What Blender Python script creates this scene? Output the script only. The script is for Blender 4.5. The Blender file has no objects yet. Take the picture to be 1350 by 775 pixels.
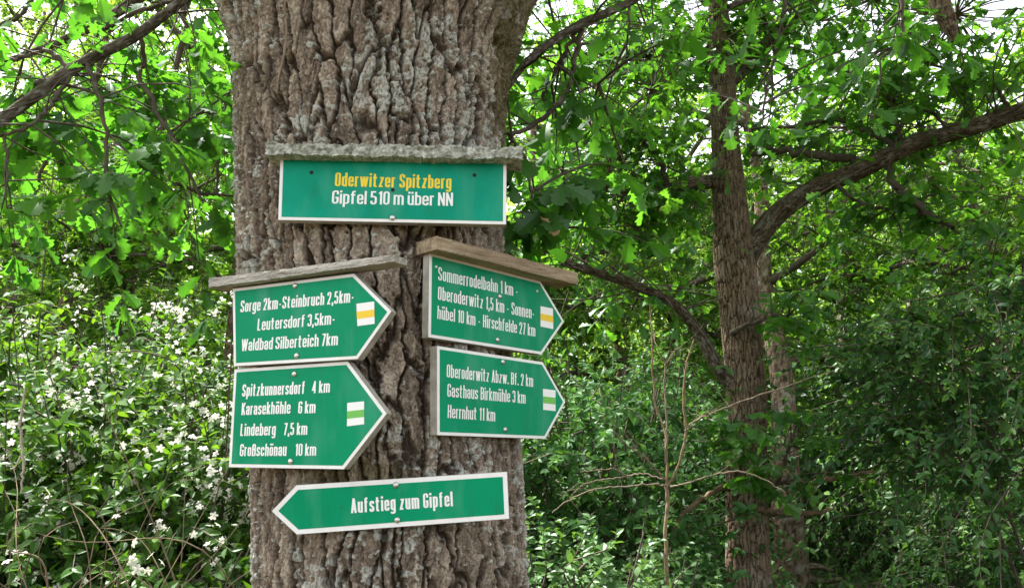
import bpy, bmesh, math, random
import numpy as np
from mathutils import Vector, Matrix
R = math.radians
SC = bpy.context.scene
COL = SC.collection

# ------------------------------------------------------------------ camera, sky, sun, exposure
FPX, PIT = 1020.0, R(12.3)                       # focal length in photo pixels, upward pitch
EYE = np.array([0.0, 0.0, 1.6])
cam_d = bpy.data.cameras.new('camera'); cam = bpy.data.objects.new('camera', cam_d); COL.objects.link(cam)
cam.location = EYE; cam.rotation_euler = (R(90) + PIT, 0, 0)
cam_d.sensor_width = 36; cam_d.lens = 36 * FPX / 1350; cam_d.clip_end = 2000; cam_d.clip_start = .05
SC.camera = cam

SUN_DIR = Vector((-0.50, 0.42, 1.05)).normalized()
SUN_EL = math.asin(SUN_DIR.z); SUN_AZ = math.atan2(SUN_DIR.x, SUN_DIR.y)
w = bpy.data.worlds.new('World'); SC.world = w; w.use_nodes = True
nt = w.node_tree; nt.nodes.clear()
sky = nt.nodes.new('ShaderNodeTexSky'); sky.sky_type = 'NISHITA'; sky.sun_disc = False
sky.sun_elevation = SUN_EL; sky.sun_rotation = SUN_AZ; sky.air_density = 1.0; sky.dust_density = 3.0
hs = nt.nodes.new('ShaderNodeHueSaturation'); hs.inputs['Saturation'].default_value = .22
bg = nt.nodes.new('ShaderNodeBackground'); bg.inputs['Strength'].default_value = .15
wo = nt.nodes.new('ShaderNodeOutputWorld')
nt.links.new(sky.outputs[0], hs.inputs['Color']); nt.links.new(hs.outputs[0], bg.inputs[0]); nt.links.new(bg.outputs[0], wo.inputs[0])
sun_d = bpy.data.lights.new('sun', 'SUN'); sun_d.energy = 5.0; sun_d.angle = R(4); sun_d.color = (1, .95, .86)
sun = bpy.data.objects.new('sun', sun_d); COL.objects.link(sun)
sun.rotation_euler = SUN_DIR.to_track_quat('Z', 'Y').to_euler(); sun.location = (-5, 5, 12)
SC.view_settings.view_transform = 'Standard'; SC.view_settings.look = 'None'
SC.view_settings.exposure = 1.95; SC.view_settings.gamma = 1; SC.view_settings.use_curve_mapping = False
SC.render.engine = 'CYCLES'
cy = SC.cycles
cy.max_bounces = 7; cy.diffuse_bounces = 4; cy.glossy_bounces = 2; cy.transmission_bounces = 5; cy.transparent_max_bounces = 4
cy.caustics_reflective = False; cy.caustics_refractive = False; cy.sample_clamp_indirect = 6
cy.use_denoising = True
try: cy.denoiser = 'OPENIMAGEDENOISE'
except Exception: pass

# ------------------------------------------------------------------ geometry helpers
cP, sP = math.cos(PIT), math.sin(PIT)
def ray(px, py):
    x = (px - 675) / FPX; y = (387.5 - py) / FPX
    return np.array([x, cP - y * sP, sP + y * cP])
def P(px, py, Y):                                # the point at forward distance Y seen near this photo pixel
    d = ray(px, py); return EYE + d * (Y / d[1])
def depth(p): return (p[1] - EYE[1]) * cP + (p[2] - EYE[2]) * sP
def path(pts):                                   # (px, py, width_px, Y) -> points, radii
    q = np.array([P(a[0], a[1], a[3]) for a in pts]); r = np.array([a[2] / 2 / FPX * depth(p) for a, p in zip(pts, q)])
    return q, r
def nrmz(a): return a / np.maximum(np.linalg.norm(a, axis=-1, keepdims=True), 1e-9)

def tag(o, label=None, cat=None, group=None, kind=None):
    if label: o['label'] = label
    if cat: o['category'] = cat
    if group: o['group'] = group
    if kind: o['kind'] = kind
    return o
def empty(name, loc, label=None, cat=None, group=None):
    o = bpy.data.objects.new(name, None); COL.objects.link(o); o.location = tuple(float(v) for v in loc)
    o.empty_display_size = .2
    return tag(o, label, cat, group)
def link(o, parent=None):
    COL.objects.link(o)
    if parent is not None:
        o.parent = parent                         # meshes are built in world space, so only an Empty's offset is undone
        if parent.type == 'EMPTY': o.matrix_parent_inverse = Matrix.Translation(parent.location).inverted()
    return o
def mesh(name, V, F, mat, parent=None, smooth=True, fattr=None, vcol=None):
    """V (N,3), F (M,k) or list of (M,k) arrays"""
    V = np.ascontiguousarray(V, dtype=np.float32).reshape(-1, 3)
    Fs = F if isinstance(F, list) else [F]
    Fs = [np.asarray(f, dtype=np.int32) for f in Fs if len(f)]
    me = bpy.data.meshes.new(name)
    me.vertices.add(len(V)); me.vertices.foreach_set('co', V.ravel())
    tot = np.concatenate([np.full(len(f), f.shape[1], np.int32) for f in Fs])
    lv = np.concatenate([f.ravel() for f in Fs])
    st = np.concatenate([[0], np.cumsum(tot)[:-1]]).astype(np.int32)
    me.loops.add(len(lv)); me.loops.foreach_set('vertex_index', lv)
    me.polygons.add(len(tot)); me.polygons.foreach_set('loop_start', st)
    me.polygons.foreach_set('use_smooth', np.full(len(tot), smooth, dtype=bool))
    if fattr is not None:
        a = me.attributes.new('rnd', 'FLOAT', 'FACE'); a.data.foreach_set('value', np.asarray(fattr, np.float32))
    if vcol is not None:
        a = me.attributes.new('bark', 'FLOAT_COLOR', 'POINT'); a.data.foreach_set('color', np.asarray(vcol, np.float32).ravel())
    me.update(calc_edges=True); me.validate(clean_customdata=False)
    me.materials.append(mat)
    return link(bpy.data.objects.new(name, me), parent)

def catmull(pts, n):
    pts = np.asarray(pts, float); p = np.vstack([2 * pts[0] - pts[1], pts, 2 * pts[-1] - pts[-2]])
    out = []; m = len(pts) - 1
    for s in np.linspace(0, m, n):
        i = min(int(s), m - 1); t = s - i; a, b, c, d = p[i], p[i + 1], p[i + 2], p[i + 3]
        out.append(.5 * (2 * b + (c - a) * t + (2 * a - 5 * b + 4 * c - d) * t * t + (3 * b - a - 3 * c + d) * t ** 3))
    return np.array(out)

def tubes(C, Rr, k=5):
    """C (N,K,3) centre lines, Rr (N,K) radii -> verts, quads, one open tube each"""
    C = np.asarray(C, float); N, K, _ = C.shape
    T = nrmz(np.gradient(C, axis=1)); ref = np.array([.31, .22, .92])
    A = np.cross(T, ref); A = nrmz(A); B = np.cross(T, A)
    th = np.arange(k) * 2 * math.pi / k
    V = C[:, :, None, :] + Rr[:, :, None, None] * (np.cos(th)[None, None, :, None] * A[:, :, None, :] + np.sin(th)[None, None, :, None] * B[:, :, None, :])
    base = (np.arange(N) * K * k)[:, None, None]; i = np.arange(K - 1)[None, :, None] * k; j = np.arange(k)[None, None, :]; j2 = (j + 1) % k
    Q = np.stack([base + i + j, base + i + j2, base + i + k + j2, base + i + k + j], -1).reshape(-1, 4)
    return V.reshape(-1, 3), Q
def join(parts):
    V = []; F = []; o = 0
    for v, f in parts:
        if len(v) == 0: continue
        V.append(v); F.append(f + o); o += len(v)
    return np.concatenate(V), np.concatenate(F)

# ---- noise
def _h(ix, iy, seed):
    n = (ix.astype(np.int64) * 374761393 + iy.astype(np.int64) * 668265263 + seed * 1442695041) & 0x7fffffff
    n = ((n ^ (n >> 13)) * 1274126177) & 0x7fffffff
    n = n ^ (n >> 16)
    return (n & 0xffffff) / float(0xffffff)
def vn(u, v, per, seed):
    iu = np.floor(u); iv = np.floor(v); fu = u - iu; fv = v - iv
    fu = fu * fu * (3 - 2 * fu); fv = fv * fv * (3 - 2 * fv)
    a = iu.astype(np.int64) % per; b = (a + 1) % per; c = iv.astype(np.int64)
    return (_h(a, c, seed) * (1 - fu) + _h(b, c, seed) * fu) * (1 - fv) + (_h(a, c + 1, seed) * (1 - fu) + _h(b, c + 1, seed) * fu) * fv
def fbm(u, v, per, seed, oct=3):
    s = 0; a = .5; t = 0
    for o in range(oct):
        s = s + a * vn(u * 2 ** o, v * 2 ** o, per * 2 ** o, seed + o * 17); t += a; a *= .5
    return s / t
def vor(u, v, per, seed):
    iu = np.floor(u).astype(np.int64); iv = np.floor(v).astype(np.int64)
    f1 = np.full(u.shape, 9.); f2 = np.full(u.shape, 9.); cid = np.zeros(u.shape)
    for du in (-1, 0, 1):
        for dv in (-1, 0, 1):
            a = (iu + du) % per; b = iv + dv
            x = iu + du + .12 + .76 * _h(a, b, seed) - u; y = b + .08 + .84 * _h(a, b, seed + 5) - v
            d = np.sqrt(x * x + y * y); cl = d < f1
            f2 = np.where(cl, f1, np.minimum(f2, d)); cid = np.where(cl, _h(a, b, seed + 9), cid); f1 = np.where(cl, d, f1)
    return f2 - f1, cid
def sstep(a, b, x):
    t = np.clip((x - a) / (b - a), 0, 1); return t * t * (3 - 2 * t)

def bark(u, z, circ, sc, seed):
    """furrowed oak bark: height 0..1, plate mask, plate id"""
    per = max(6, 2 * int(round(circ / (.041 * sc) / 2))); cu = u / circ * per; vz = z / (.25 * sc)
    wa = fbm(cu * .5, vz * 1.1, per // 2, seed, 2); wb = fbm(cu, vz * 3.5, per, seed + 40, 3); wc = fbm(cu * 4, vz * 18, per * 4, seed + 60, 3); wd = fbm(cu, vz * 1.3, per, seed + 47, 2)
    x = cu + 1.15 * (wa - .5) + .55 * (wb - .5) + .34 * (wc - .5)
    y = vz + 1.1 * (wd - .5) + .10 * (wc - .5)
    e1, c1 = vor(x, y, per, seed + 1)
    e2, c2 = vor(x * 2 + .3 + .3 * wc, y * 3.6 + .9 * wb, per * 2, seed + 2)
    e3, c3 = vor(x * 5 + 1.5 * wc, y * 14 + wb, per * 5, seed + 3)
    rid = np.abs(2 * fbm(x * 1.6, vz * 1.6, 100000, seed + 111, 3) - 1)
    p1 = sstep(.0, .24, e1); p2 = sstep(.0, .14, e2); p3 = sstep(0, .25, e3)
    fine = fbm(cu * 8, vz * 26, per * 8, seed + 80, 5); f2 = fbm(cu * 40, vz * 150, per * 40, seed + 90, 2)
    h = .50 * p1 + .10 * p2 * (.3 + .7 * p1) + .12 * c2 * (.3 + .7 * p1) + .07 * p3 * p1 + .10 * c3 * p1 + .10 * c1 * p1 + .12 * (1 - rid) + .34 * (fine - .5) + .10 * (f2 - .5)
    return h, p1 * (.65 + .35 * p2), c1 * .35 + c2 * .3 + c3 * .35

# ---- leaves
def leaf_template(st, fold=.25, droop=.25, fwd=0.0):
    """st: (t, halfwidth); three verts a station"""
    V = []; F = []
    for i, (t, hw) in enumerate(st):
        z = -droop * t * t
        V += [(t, 0, z), (t + fwd * hw, hw, z + fold * hw), (t + fwd * hw, -hw, z + fold * hw)]
    for i in range(len(st) - 1):
        a = 3 * i; b = a + 3
        F += [(a, b, b + 1, a + 1), (b, a, a + 2, b + 2)]
    return np.array(V, float), np.array(F, int)
OAK = leaf_template([(0, .015), (.10, .03), (.20, .12), (.27, .20), (.34, .10), (.43, .17), (.53, .32), (.60, .17), (.68, .22), (.78, .36), (.85, .20), (.90, .22), (.97, .20), (1.03, .04)], .22, .22, .25)
OAKM = leaf_template([(0, .02), (.22, .17), (.33, .09), (.52, .30), (.60, .16), (.77, .36), (.86, .20), (.97, .18), (1.02, .03)], .22, .22, .25)
OVATE = leaf_template([(0, .01), (.15, .17), (.38, .28), (.65, .24), (.86, .11), (1, .005)], .35, .22)
SIMPLE = leaf_template([(0, .02), (.45, .30), (1, .02)], .3, .15)
PETAL = leaf_template([(0, .06), (.4, .30), (.85, .33), (1.05, .10)], .2, .35)

def leaves(tpl, pos, fwd, nr, size):
    V0, F0 = tpl; N = len(pos)
    f = nrmz(fwd); n = nr - (nr * f).sum(-1, keepdims=True) * f; n = nrmz(n); s = np.cross(n, f)
    V = pos[:, None, :] + size[:, None, None] * (V0[None, :, 0, None] * f[:, None] + V0[None, :, 1, None] * s[:, None] + V0[None, :, 2, None] * n[:, None])
    F = F0[None] + (np.arange(N) * len(V0))[:, None, None]
    return V.reshape(-1, 3), F.reshape(-1, 4)

def in_view(p, margin=1.25):                      # rough frustum test used only to spend detail where it shows
    d = p - EYE; dep = d[:, 1] * cP + d[:, 2] * sP; x = d[:, 0]; y = -d[:, 1] * sP + d[:, 2] * cP
    return (dep > .3) & (np.abs(x) < dep * .662 * margin + .5) & (np.abs(y) < dep * .38 * margin + .5)

def clusters(skel, n, spread, rng, per, size, droop=.35, twig_r=.004, flat=.7, shift=(0, 0, 0), tipbias=.5, far=1.0):
    """twigs from random skeleton points to scattered tips, leaves along the outer half of each"""
    i = rng.integers(0, len(skel), n); a = skel[i]
    off = rng.normal(size=(n, 3)) * spread * np.array([1, 1, flat]) + np.array(shift)
    b = a + off; K = 6; t = np.linspace(0, 1, K)
    L = np.linalg.norm(off, axis=1)
    mid = (a + b) / 2 + rng.normal(size=(n, 3)) * L[:, None] * .12 + np.array([0, 0, .12]) * L[:, None]
    C = ((1 - t) ** 2)[None, :, None] * a[:, None] + (2 * t * (1 - t))[None, :, None] * mid[:, None] + (t * t)[None, :, None] * b[:, None]
    Rr = twig_r * (1.25 - .9 * t)[None, :] * (.6 + .8 * L / max(1e-3, L.mean()))[:, None].clip(.5, 2)
    tw = tubes(C, Rr, 4)
    m = n * per; ci = np.repeat(np.arange(n), per)
    tt = 1 - rng.random(m) ** (1 / (1 - tipbias + .2)) * np.minimum(.75, .30 / np.maximum(L[ci], .05))
    tt[::per] = 1.0
    pos = ((1 - tt) ** 2)[:, None] * a[ci] + (2 * tt * (1 - tt))[:, None] * mid[ci] + (tt * tt)[:, None] * b[ci]
    tan = nrmz(2 * (1 - tt)[:, None] * (mid[ci] - a[ci]) + 2 * tt[:, None] * (b[ci] - mid[ci]))
    ang = rng.random(m) * 2 * math.pi
    f = tan * .55 + np.stack([np.cos(ang), np.sin(ang), rng.normal(size=m) * .35 - droop], -1)
    nr = np.array([0, -.25, 1.]) + rng.normal(size=(m, 3)) * .42
    sz = size * rng.uniform(.6, 1.2, m)
    ctone = np.repeat(rng.random(n), per) * .55 + rng.random(m) * .45
    return tw, pos, f, nr, sz, ctone

def shoots(base, dirs, L, arch, rng, pairs, size, t0=.25, K=9, r0=.006, spray=.6):
    """arching shoots with leaves in opposite pairs"""
    n = len(base); t = np.linspace(0, 1, K)
    wob = rng.normal(size=(n, 1, 3)) * .10
    C = base[:, None] + dirs[:, None] * L[:, None, None] * t[None, :, None] + np.array([0, 0, -1.]) * (arch * L)[:, None, None] * (t * t)[None, :, None] + wob * np.sin(t * 5)[None, :, None] * L[:, None, None]
    Rr = r0 * (1.1 - .85 * t)[None] * np.ones((n, 1)); tw = tubes(C, Rr, 4)
    tt = np.linspace(t0, 1, pairs)[None] + rng.normal(size=(n, pairs)) * .02; tt = tt.clip(0, .999)
    s = tt * (K - 1); i = s.astype(int); fr = (s - i)[..., None]
    ar = np.arange(n)[:, None]
    p = C[ar, i] * (1 - fr) + C[ar, i + 1] * fr; tan = nrmz(C[ar, i + 1] - C[ar, i])
    side = nrmz(np.cross(tan, np.array([0, 0, 1.]))) ; roll = rng.normal(size=(n, pairs, 1)) * .7
    up = np.cross(side, tan); sd = side * np.cos(roll) + up * np.sin(roll)
    pos = np.concatenate([p, p], 1).reshape(-1, 3)
    f = np.concatenate([sd * spray * 1.3 + tan * .6, -sd * spray * 1.3 + tan * .6], 1).reshape(-1, 3) + rng.normal(size=(n * pairs * 2, 3)) * .25 + np.array([0, 0, -.15])
    nr = np.array([0, -.5, 1.]) + rng.normal(size=(len(pos), 3)) * .35   # leaves turn a little to the open, light side
    taper = np.concatenate([1.1 - .5 * tt, 1.1 - .5 * tt], 1).reshape(-1)
    sz = size * rng.uniform(.65, 1.15, len(pos)) * taper
    tone = (np.repeat(rng.random(n), 2 * pairs) * .55 + rng.random(len(pos)) * .45)
    return C, tw, pos, f, nr, sz, tone

# ------------------------------------------------------------------ materials
def newmat(name):
    m = bpy.data.materials.new(name); m.use_nodes = True; m.node_tree.nodes.clear(); return m, m.node_tree.nodes, m.node_tree.links
def ramp(N, stops):
    r = N.new('ShaderNodeValToRGB'); e = r.color_ramp.elements
    e[0].position = stops[0][0]; e[0].color = (*stops[0][1], 1); e[1].position = stops[-1][0]; e[1].color = (*stops[-1][1], 1)
    for p, c in stops[1:-1]:
        x = e.new(p); x.color = (*c, 1)
    return r
def leaf_mat(name, cols, tr=1.25, gloss=.05, trmix=.45, rough=.45, tint=(1.35, 1.25, .55)):
    m, N, Lk = newmat(name)
    at = N.new('ShaderNodeAttribute'); at.attribute_name = 'rnd'
    rp = ramp(N, [(i / (len(cols) - 1), c) for i, c in enumerate(cols)]); Lk.new(at.outputs['Fac'], rp.inputs[0])
    d = N.new('ShaderNodeBsdfDiffuse'); Lk.new(rp.outputs[0], d.inputs[0])
    mul = N.new('ShaderNodeMix'); mul.data_type = 'RGBA'; mul.blend_type = 'MULTIPLY'; mul.inputs[0].default_value = 1
    Lk.new(rp.outputs[0], mul.inputs[6]); mul.inputs[7].default_value = (tr * tint[0], tr * tint[1], tr * tint[2], 1)
    t = N.new('ShaderNodeBsdfTranslucent'); Lk.new(mul.outputs[2], t.inputs[0])
    mx = N.new('ShaderNodeMixShader'); mx.inputs[0].default_value = trmix; Lk.new(d.outputs[0], mx.inputs[1]); Lk.new(t.outputs[0], mx.inputs[2])
    g = N.new('ShaderNodeBsdfGlossy'); g.inputs['Roughness'].default_value = rough; g.inputs[0].default_value = (.9, .95, 1, 1)
    m2 = N.new('ShaderNodeMixShader'); m2.inputs[0].default_value = gloss; Lk.new(mx.outputs[0], m2.inputs[1]); Lk.new(g.outputs[0], m2.inputs[2])
    o = N.new('ShaderNodeOutputMaterial'); Lk.new(m2.outputs[0], o.inputs[0]); return m
def simple_mat(name, col, rough=.6, metal=0, var=.0, vscale=8, col2=None, bump=0, bscale=120, coords='Object', spec=.5, stretch=None, turn=0):
    m, N, Lk = newmat(name)
    b = N.new('ShaderNodeBsdfPrincipled'); o = N.new('ShaderNodeOutputMaterial'); Lk.new(b.outputs[0], o.inputs[0])
    b.inputs['Roughness'].default_value = rough; b.inputs['Metallic'].default_value = metal; b.inputs['Base Color'].default_value = (*col, 1)
    b.inputs['Specular IOR Level'].default_value = spec
    tc = N.new('ShaderNodeTexCoord'); mp = N.new('ShaderNodeMapping'); Lk.new(tc.outputs[coords], mp.inputs[0])
    if stretch: mp.vector_type = 'TEXTURE'; mp.inputs['Scale'].default_value = stretch; mp.inputs['Rotation'].default_value = (0, 0, R(turn))
    if col2:
        n = N.new('ShaderNodeTexNoise'); n.inputs['Scale'].default_value = vscale; n.inputs['Detail'].default_value = 6; n.inputs['Roughness'].default_value = .65
        Lk.new(mp.outputs[0], n.inputs[0]); rp = ramp(N, [(.38, col), (.68, col2)]); Lk.new(n.outputs[0], rp.inputs[0]); Lk.new(rp.outputs[0], b.inputs['Base Color'])
    if bump:
        n2 = N.new('ShaderNodeTexNoise'); n2.inputs['Scale'].default_value = bscale; n2.inputs['Detail'].default_value = 5; Lk.new(mp.outputs[0], n2.inputs[0])
        bp = N.new('ShaderNodeBump'); bp.inputs['Strength'].default_value = bump; bp.inputs['Distance'].default_value = .004; Lk.new(n2.outputs[0], bp.inputs['Height']); Lk.new(bp.outputs[0], b.inputs['Normal'])
    return m
def bark_mat(name, dark, mid, light, inner, lich=(.60, .62, .55), moss=(.10, .085, .03), bump=.8, sc=1.0):
    m, N, Lk = newmat(name)
    b = N.new('ShaderNodeBsdfPrincipled'); o = N.new('ShaderNodeOutputMaterial'); Lk.new(b.outputs[0], o.inputs[0]); b.inputs['Roughness'].default_value = .95; b.inputs['Specular IOR Level'].default_value = .15
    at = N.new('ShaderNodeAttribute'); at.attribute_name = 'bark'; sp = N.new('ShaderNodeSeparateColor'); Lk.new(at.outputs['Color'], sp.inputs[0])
    tc = N.new('ShaderNodeTexCoord'); mp = N.new('ShaderNodeMapping'); mp.inputs['Scale'].default_value = (1, 1, .45); Lk.new(tc.outputs['Object'], mp.inputs[0])
    def noise(s, d=6, src=mp):
        n = N.new('ShaderNodeTexNoise'); n.inputs['Scale'].default_value = s / sc; n.inputs['Detail'].default_value = d; n.inputs['Roughness'].default_value = .7; Lk.new(src.outputs[0], n.inputs[0]); return n
    def math_(op, a, b_):
        q = N.new('ShaderNodeMath'); q.operation = op
        for i, v in enumerate((a, b_)):
            if isinstance(v, (int, float)): q.inputs[i].default_value = v
            else: Lk.new(v, q.inputs[i])
        return q.outputs[0]
    def mix(f, a, b_):
        q = N.new('ShaderNodeMix'); q.data_type = 'RGBA'
        if isinstance(f, (int, float)): q.inputs[0].default_value = f
        else: Lk.new(f, q.inputs[0])
        for i, v in ((6, a), (7, b_)):
            if isinstance(v, tuple): q.inputs[i].default_value = (*v, 1)
            else: Lk.new(v, q.inputs[i])
        return q.outputs[2]
    n1 = noise(28); n2 = noise(140)
    v = math_('ADD', math_('MULTIPLY', n1.outputs[0], .55), math_('ADD', math_('MULTIPLY', n2.outputs[0], .45), math_('MULTIPLY', math_('SUBTRACT', sp.outputs[1], .5), .35)))
    rp = ramp(N, [(.34, dark), (.50, mid), (.66, light)]); Lk.new(v, rp.inputs[0])
    n3 = noise(9, 4); red = ramp(N, [(.58, (0, 0, 0)), (.70, (1, 1, 1))]); Lk.new(n3.outputs[0], red.inputs[0])
    c = mix(math_('MULTIPLY', red.outputs[0], .25), rp.outputs[0], (.22, .14, .10))
    c = mix(sp.outputs[0], inner, c)  # furrows: darker brown bark, with crevice shade painted into the colour too
    n4 = noise(190, 3, tc); fk = ramp(N, [(.38, (.12,) * 3), (.54, (1, 1, 1))]); Lk.new(n4.outputs[0], fk.inputs[0]); lm = math_('MULTIPLY', sp.outputs[2], fk.outputs[0])
    lcol = ramp(N, [(.35, tuple(x * .62 for x in lich)), (.62, lich)]); Lk.new(n2.outputs[0], lcol.inputs[0])
    lm2 = N.new('ShaderNodeClamp'); Lk.new(lm, lm2.inputs[0])
    c = mix(lm2.outputs[0], c, lcol.outputs[0])
    mcol = ramp(N, [(.35, tuple(x * .6 for x in moss)), (.65, tuple(x * 1.5 for x in moss))]); Lk.new(n2.outputs[0], mcol.inputs[0])
    ma = N.new('ShaderNodeClamp'); Lk.new(at.outputs['Alpha'], ma.inputs[0])
    c = mix(ma.outputs[0], c, mcol.outputs[0])
    Lk.new(c, b.inputs['Base Color'])
    n5 = noise(230, 8, tc); bp = N.new('ShaderNodeBump'); bp.inputs['Strength'].default_value = bump; bp.inputs['Distance'].default_value = .008 * sc
    Lk.new(n5.outputs[0], bp.inputs['Height']); Lk.new(bp.outputs[0], b.inputs['Normal'])
    return m

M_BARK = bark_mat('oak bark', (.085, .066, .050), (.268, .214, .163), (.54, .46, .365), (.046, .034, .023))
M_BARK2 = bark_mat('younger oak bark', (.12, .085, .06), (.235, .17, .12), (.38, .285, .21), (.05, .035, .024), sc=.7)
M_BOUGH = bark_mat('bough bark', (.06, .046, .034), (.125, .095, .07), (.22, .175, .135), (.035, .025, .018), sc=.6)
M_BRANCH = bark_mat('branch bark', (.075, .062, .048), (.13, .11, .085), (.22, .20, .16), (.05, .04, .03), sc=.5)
M_TWIG = simple_mat('twig bark', (.06, .045, .032), .9, col2=(.12, .095, .07), vscale=20)
M_PALE = simple_mat('dead pale wood', (.17, .125, .08), .9, col2=(.30, .235, .165), vscale=25)
M_CANE = simple_mat('dry cane', (.14, .10, .06), .85, col2=(.27, .20, .13), vscale=15)
M_SAP = simple_mat('dead sapling bark', (.16, .105, .055), .85, col2=(.29, .21, .12), vscale=30)
L_OAK = leaf_mat('oak leaf', [(.036, .11, .014), (.052, .155, .017), (.085, .215, .02)], 1.75, .03, .5, tint=(1.08, 1.2, .6))
L_OAKB = leaf_mat('young oak leaf', [(.036, .115, .018), (.052, .16, .02), (.085, .215, .022)], 1.9, .03, .5)
L_HONEY = leaf_mat('honeysuckle leaf', [(.03, .085, .012), (.06, .15, .016), (.115, .225, .02)], 1.25, .02, .42)
L_LIGHT = leaf_mat('spindle leaf', [(.05, .125, .03), (.075, .17, .04), (.11, .22, .06)], 1.1, .03, .38)
L_WILLOW = leaf_mat('sallow leaf', [(.034, .108, .024), (.054, .15, .034), (.09, .20, .052)], 1.35, .018, .35)
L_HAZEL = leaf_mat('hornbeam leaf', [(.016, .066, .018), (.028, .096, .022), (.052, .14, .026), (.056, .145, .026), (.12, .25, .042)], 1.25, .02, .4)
L_FAR = leaf_mat('far leaf', [(.04, .115, .014), (.07, .175, .018), (.125, .25, .03)], 1.9, .02, .45)
L_HAZED = leaf_mat('haze paled far leaf', [(.09, .17, .045), (.13, .235, .06), (.18, .30, .09)], 1.7, .02, .5)  # sunlit haze of the distance painted into a paler leaf colour
M_PETAL = leaf_mat('white petal', [(.72, .72, .64), (.80, .80, .74), (.82, .80, .70)], .8, .02, .4, tint=(1, 1, .97))
M_DRY = leaf_mat('dry leaf', [(.42, .27, .13), (.5, .33, .17)], .8, .03, .3)

# ------------------------------------------------------------------ ground
def build_ground():
    rr = np.concatenate([np.linspace(0, 30, 60), np.geomspace(33, 900, 22)]); th = np.linspace(0, 2 * math.pi, 120, endpoint=False)
    r, t = np.meshgrid(rr, th, indexing='ij'); x = r * np.cos(t); y = r * np.sin(t)
    z = (fbm(x * .5 + 500, y * .5 + 500, 100000, 3, 3) - .5) * .18
    V = np.stack([x, y, z], -1).reshape(-1, 3); n = len(th); i = np.arange(len(rr) - 1)[:, None] * n; j = np.arange(n)[None]; j2 = (j + 1) % n
    F = np.stack([i + j, i + n + j, i + n + j2, i + j2], -1).reshape(-1, 4)
    m = simple_mat('forest soil', (.035, .027, .018), .95, col2=(.09, .075, .035), vscale=3, bump=1, bscale=40)
    tag(mesh('ground', V, F, m), 'shaded forest ground of soil and leaf litter under the trees', None, kind='structure')
build_ground()

# ------------------------------------------------------------------ tree builders
def bark_tube(name, pts, rad, mat, parent, segs, rows, sc, depth_m, seed, lich=.25, moss=0.0, cap=False):
    """a limb with furrowed bark modelled in its surface"""
    pr = catmull(np.column_stack([pts, rad]), rows); C = pr[:, :3]; rd = np.maximum(pr[:, 3], .003)
    s = np.concatenate([[0], np.cumsum(np.linalg.norm(np.diff(C, axis=0), axis=1))])
    T = nrmz(np.gradient(C, axis=0)); ref = np.array([.97, -.1, .2]) if abs(T[:, 2]).mean() > .6 else np.array([.1, .25, .96])
    A = nrmz(np.cross(T, ref)); B = np.cross(T, A)
    th = np.linspace(0, 2 * math.pi, segs, endpoint=False); circ = 2 * math.pi * float(rd.mean())
    TH, S = np.meshgrid(th, s); u = TH / (2 * math.pi) * circ
    h, pl, cid = bark(u, S + seed * 3.7, circ, sc, seed)
    lump = fbm(TH / (2 * math.pi) * 4, S / max(.05, circ) * 2.5, 4, seed + 31, 2) - .5
    rr = rd[:, None] * (1 + .14 * lump) + (h - .75) * depth_m
    D = np.cos(TH)[..., None] * A[:, None] + np.sin(TH)[..., None] * B[:, None]
    V = C[:, None] + rr[..., None] * D
    L = sstep(.60, .70, fbm(TH / (2 * math.pi) * 8, S / max(.05, circ) * 7, 8, seed + 77, 4)) * lich * 2 * pl
    mo = np.clip(D[..., 2], 0, 1) * moss * fbm(TH / 6.2832 * 8, S * 9, 8, seed + 99, 3) * 2
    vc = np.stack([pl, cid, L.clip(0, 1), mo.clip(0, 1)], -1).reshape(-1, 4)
    i = np.arange(rows - 1)[:, None] * segs; j = np.arange(segs)[None]; j2 = (j + 1) % segs
    F = [np.stack([i + j, i + j2, i + segs + j2, i + segs + j], -1).reshape(-1, 4)]
    Vv = V.reshape(-1, 3)
    if cap:
        Vv = np.vstack([Vv, C[-1] + T[-1] * rd[-1] * .3]); vc = np.vstack([vc, [1, .9, 0, 0]]); q = (rows - 1) * segs; jj = np.arange(segs)
        F.append(np.stack([q + jj, q + (jj + 1) % segs, np.full(segs, len(Vv) - 1)], -1))
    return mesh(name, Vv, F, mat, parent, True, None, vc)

def leaf_mesh(name, tpl, pos, f, nr, sz, tone, mat, parent):
    V, F = leaves(tpl, pos, f, nr, sz)
    return mesh(name, V, F, mat, parent, False, np.repeat(tone, len(tpl[1])))

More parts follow.
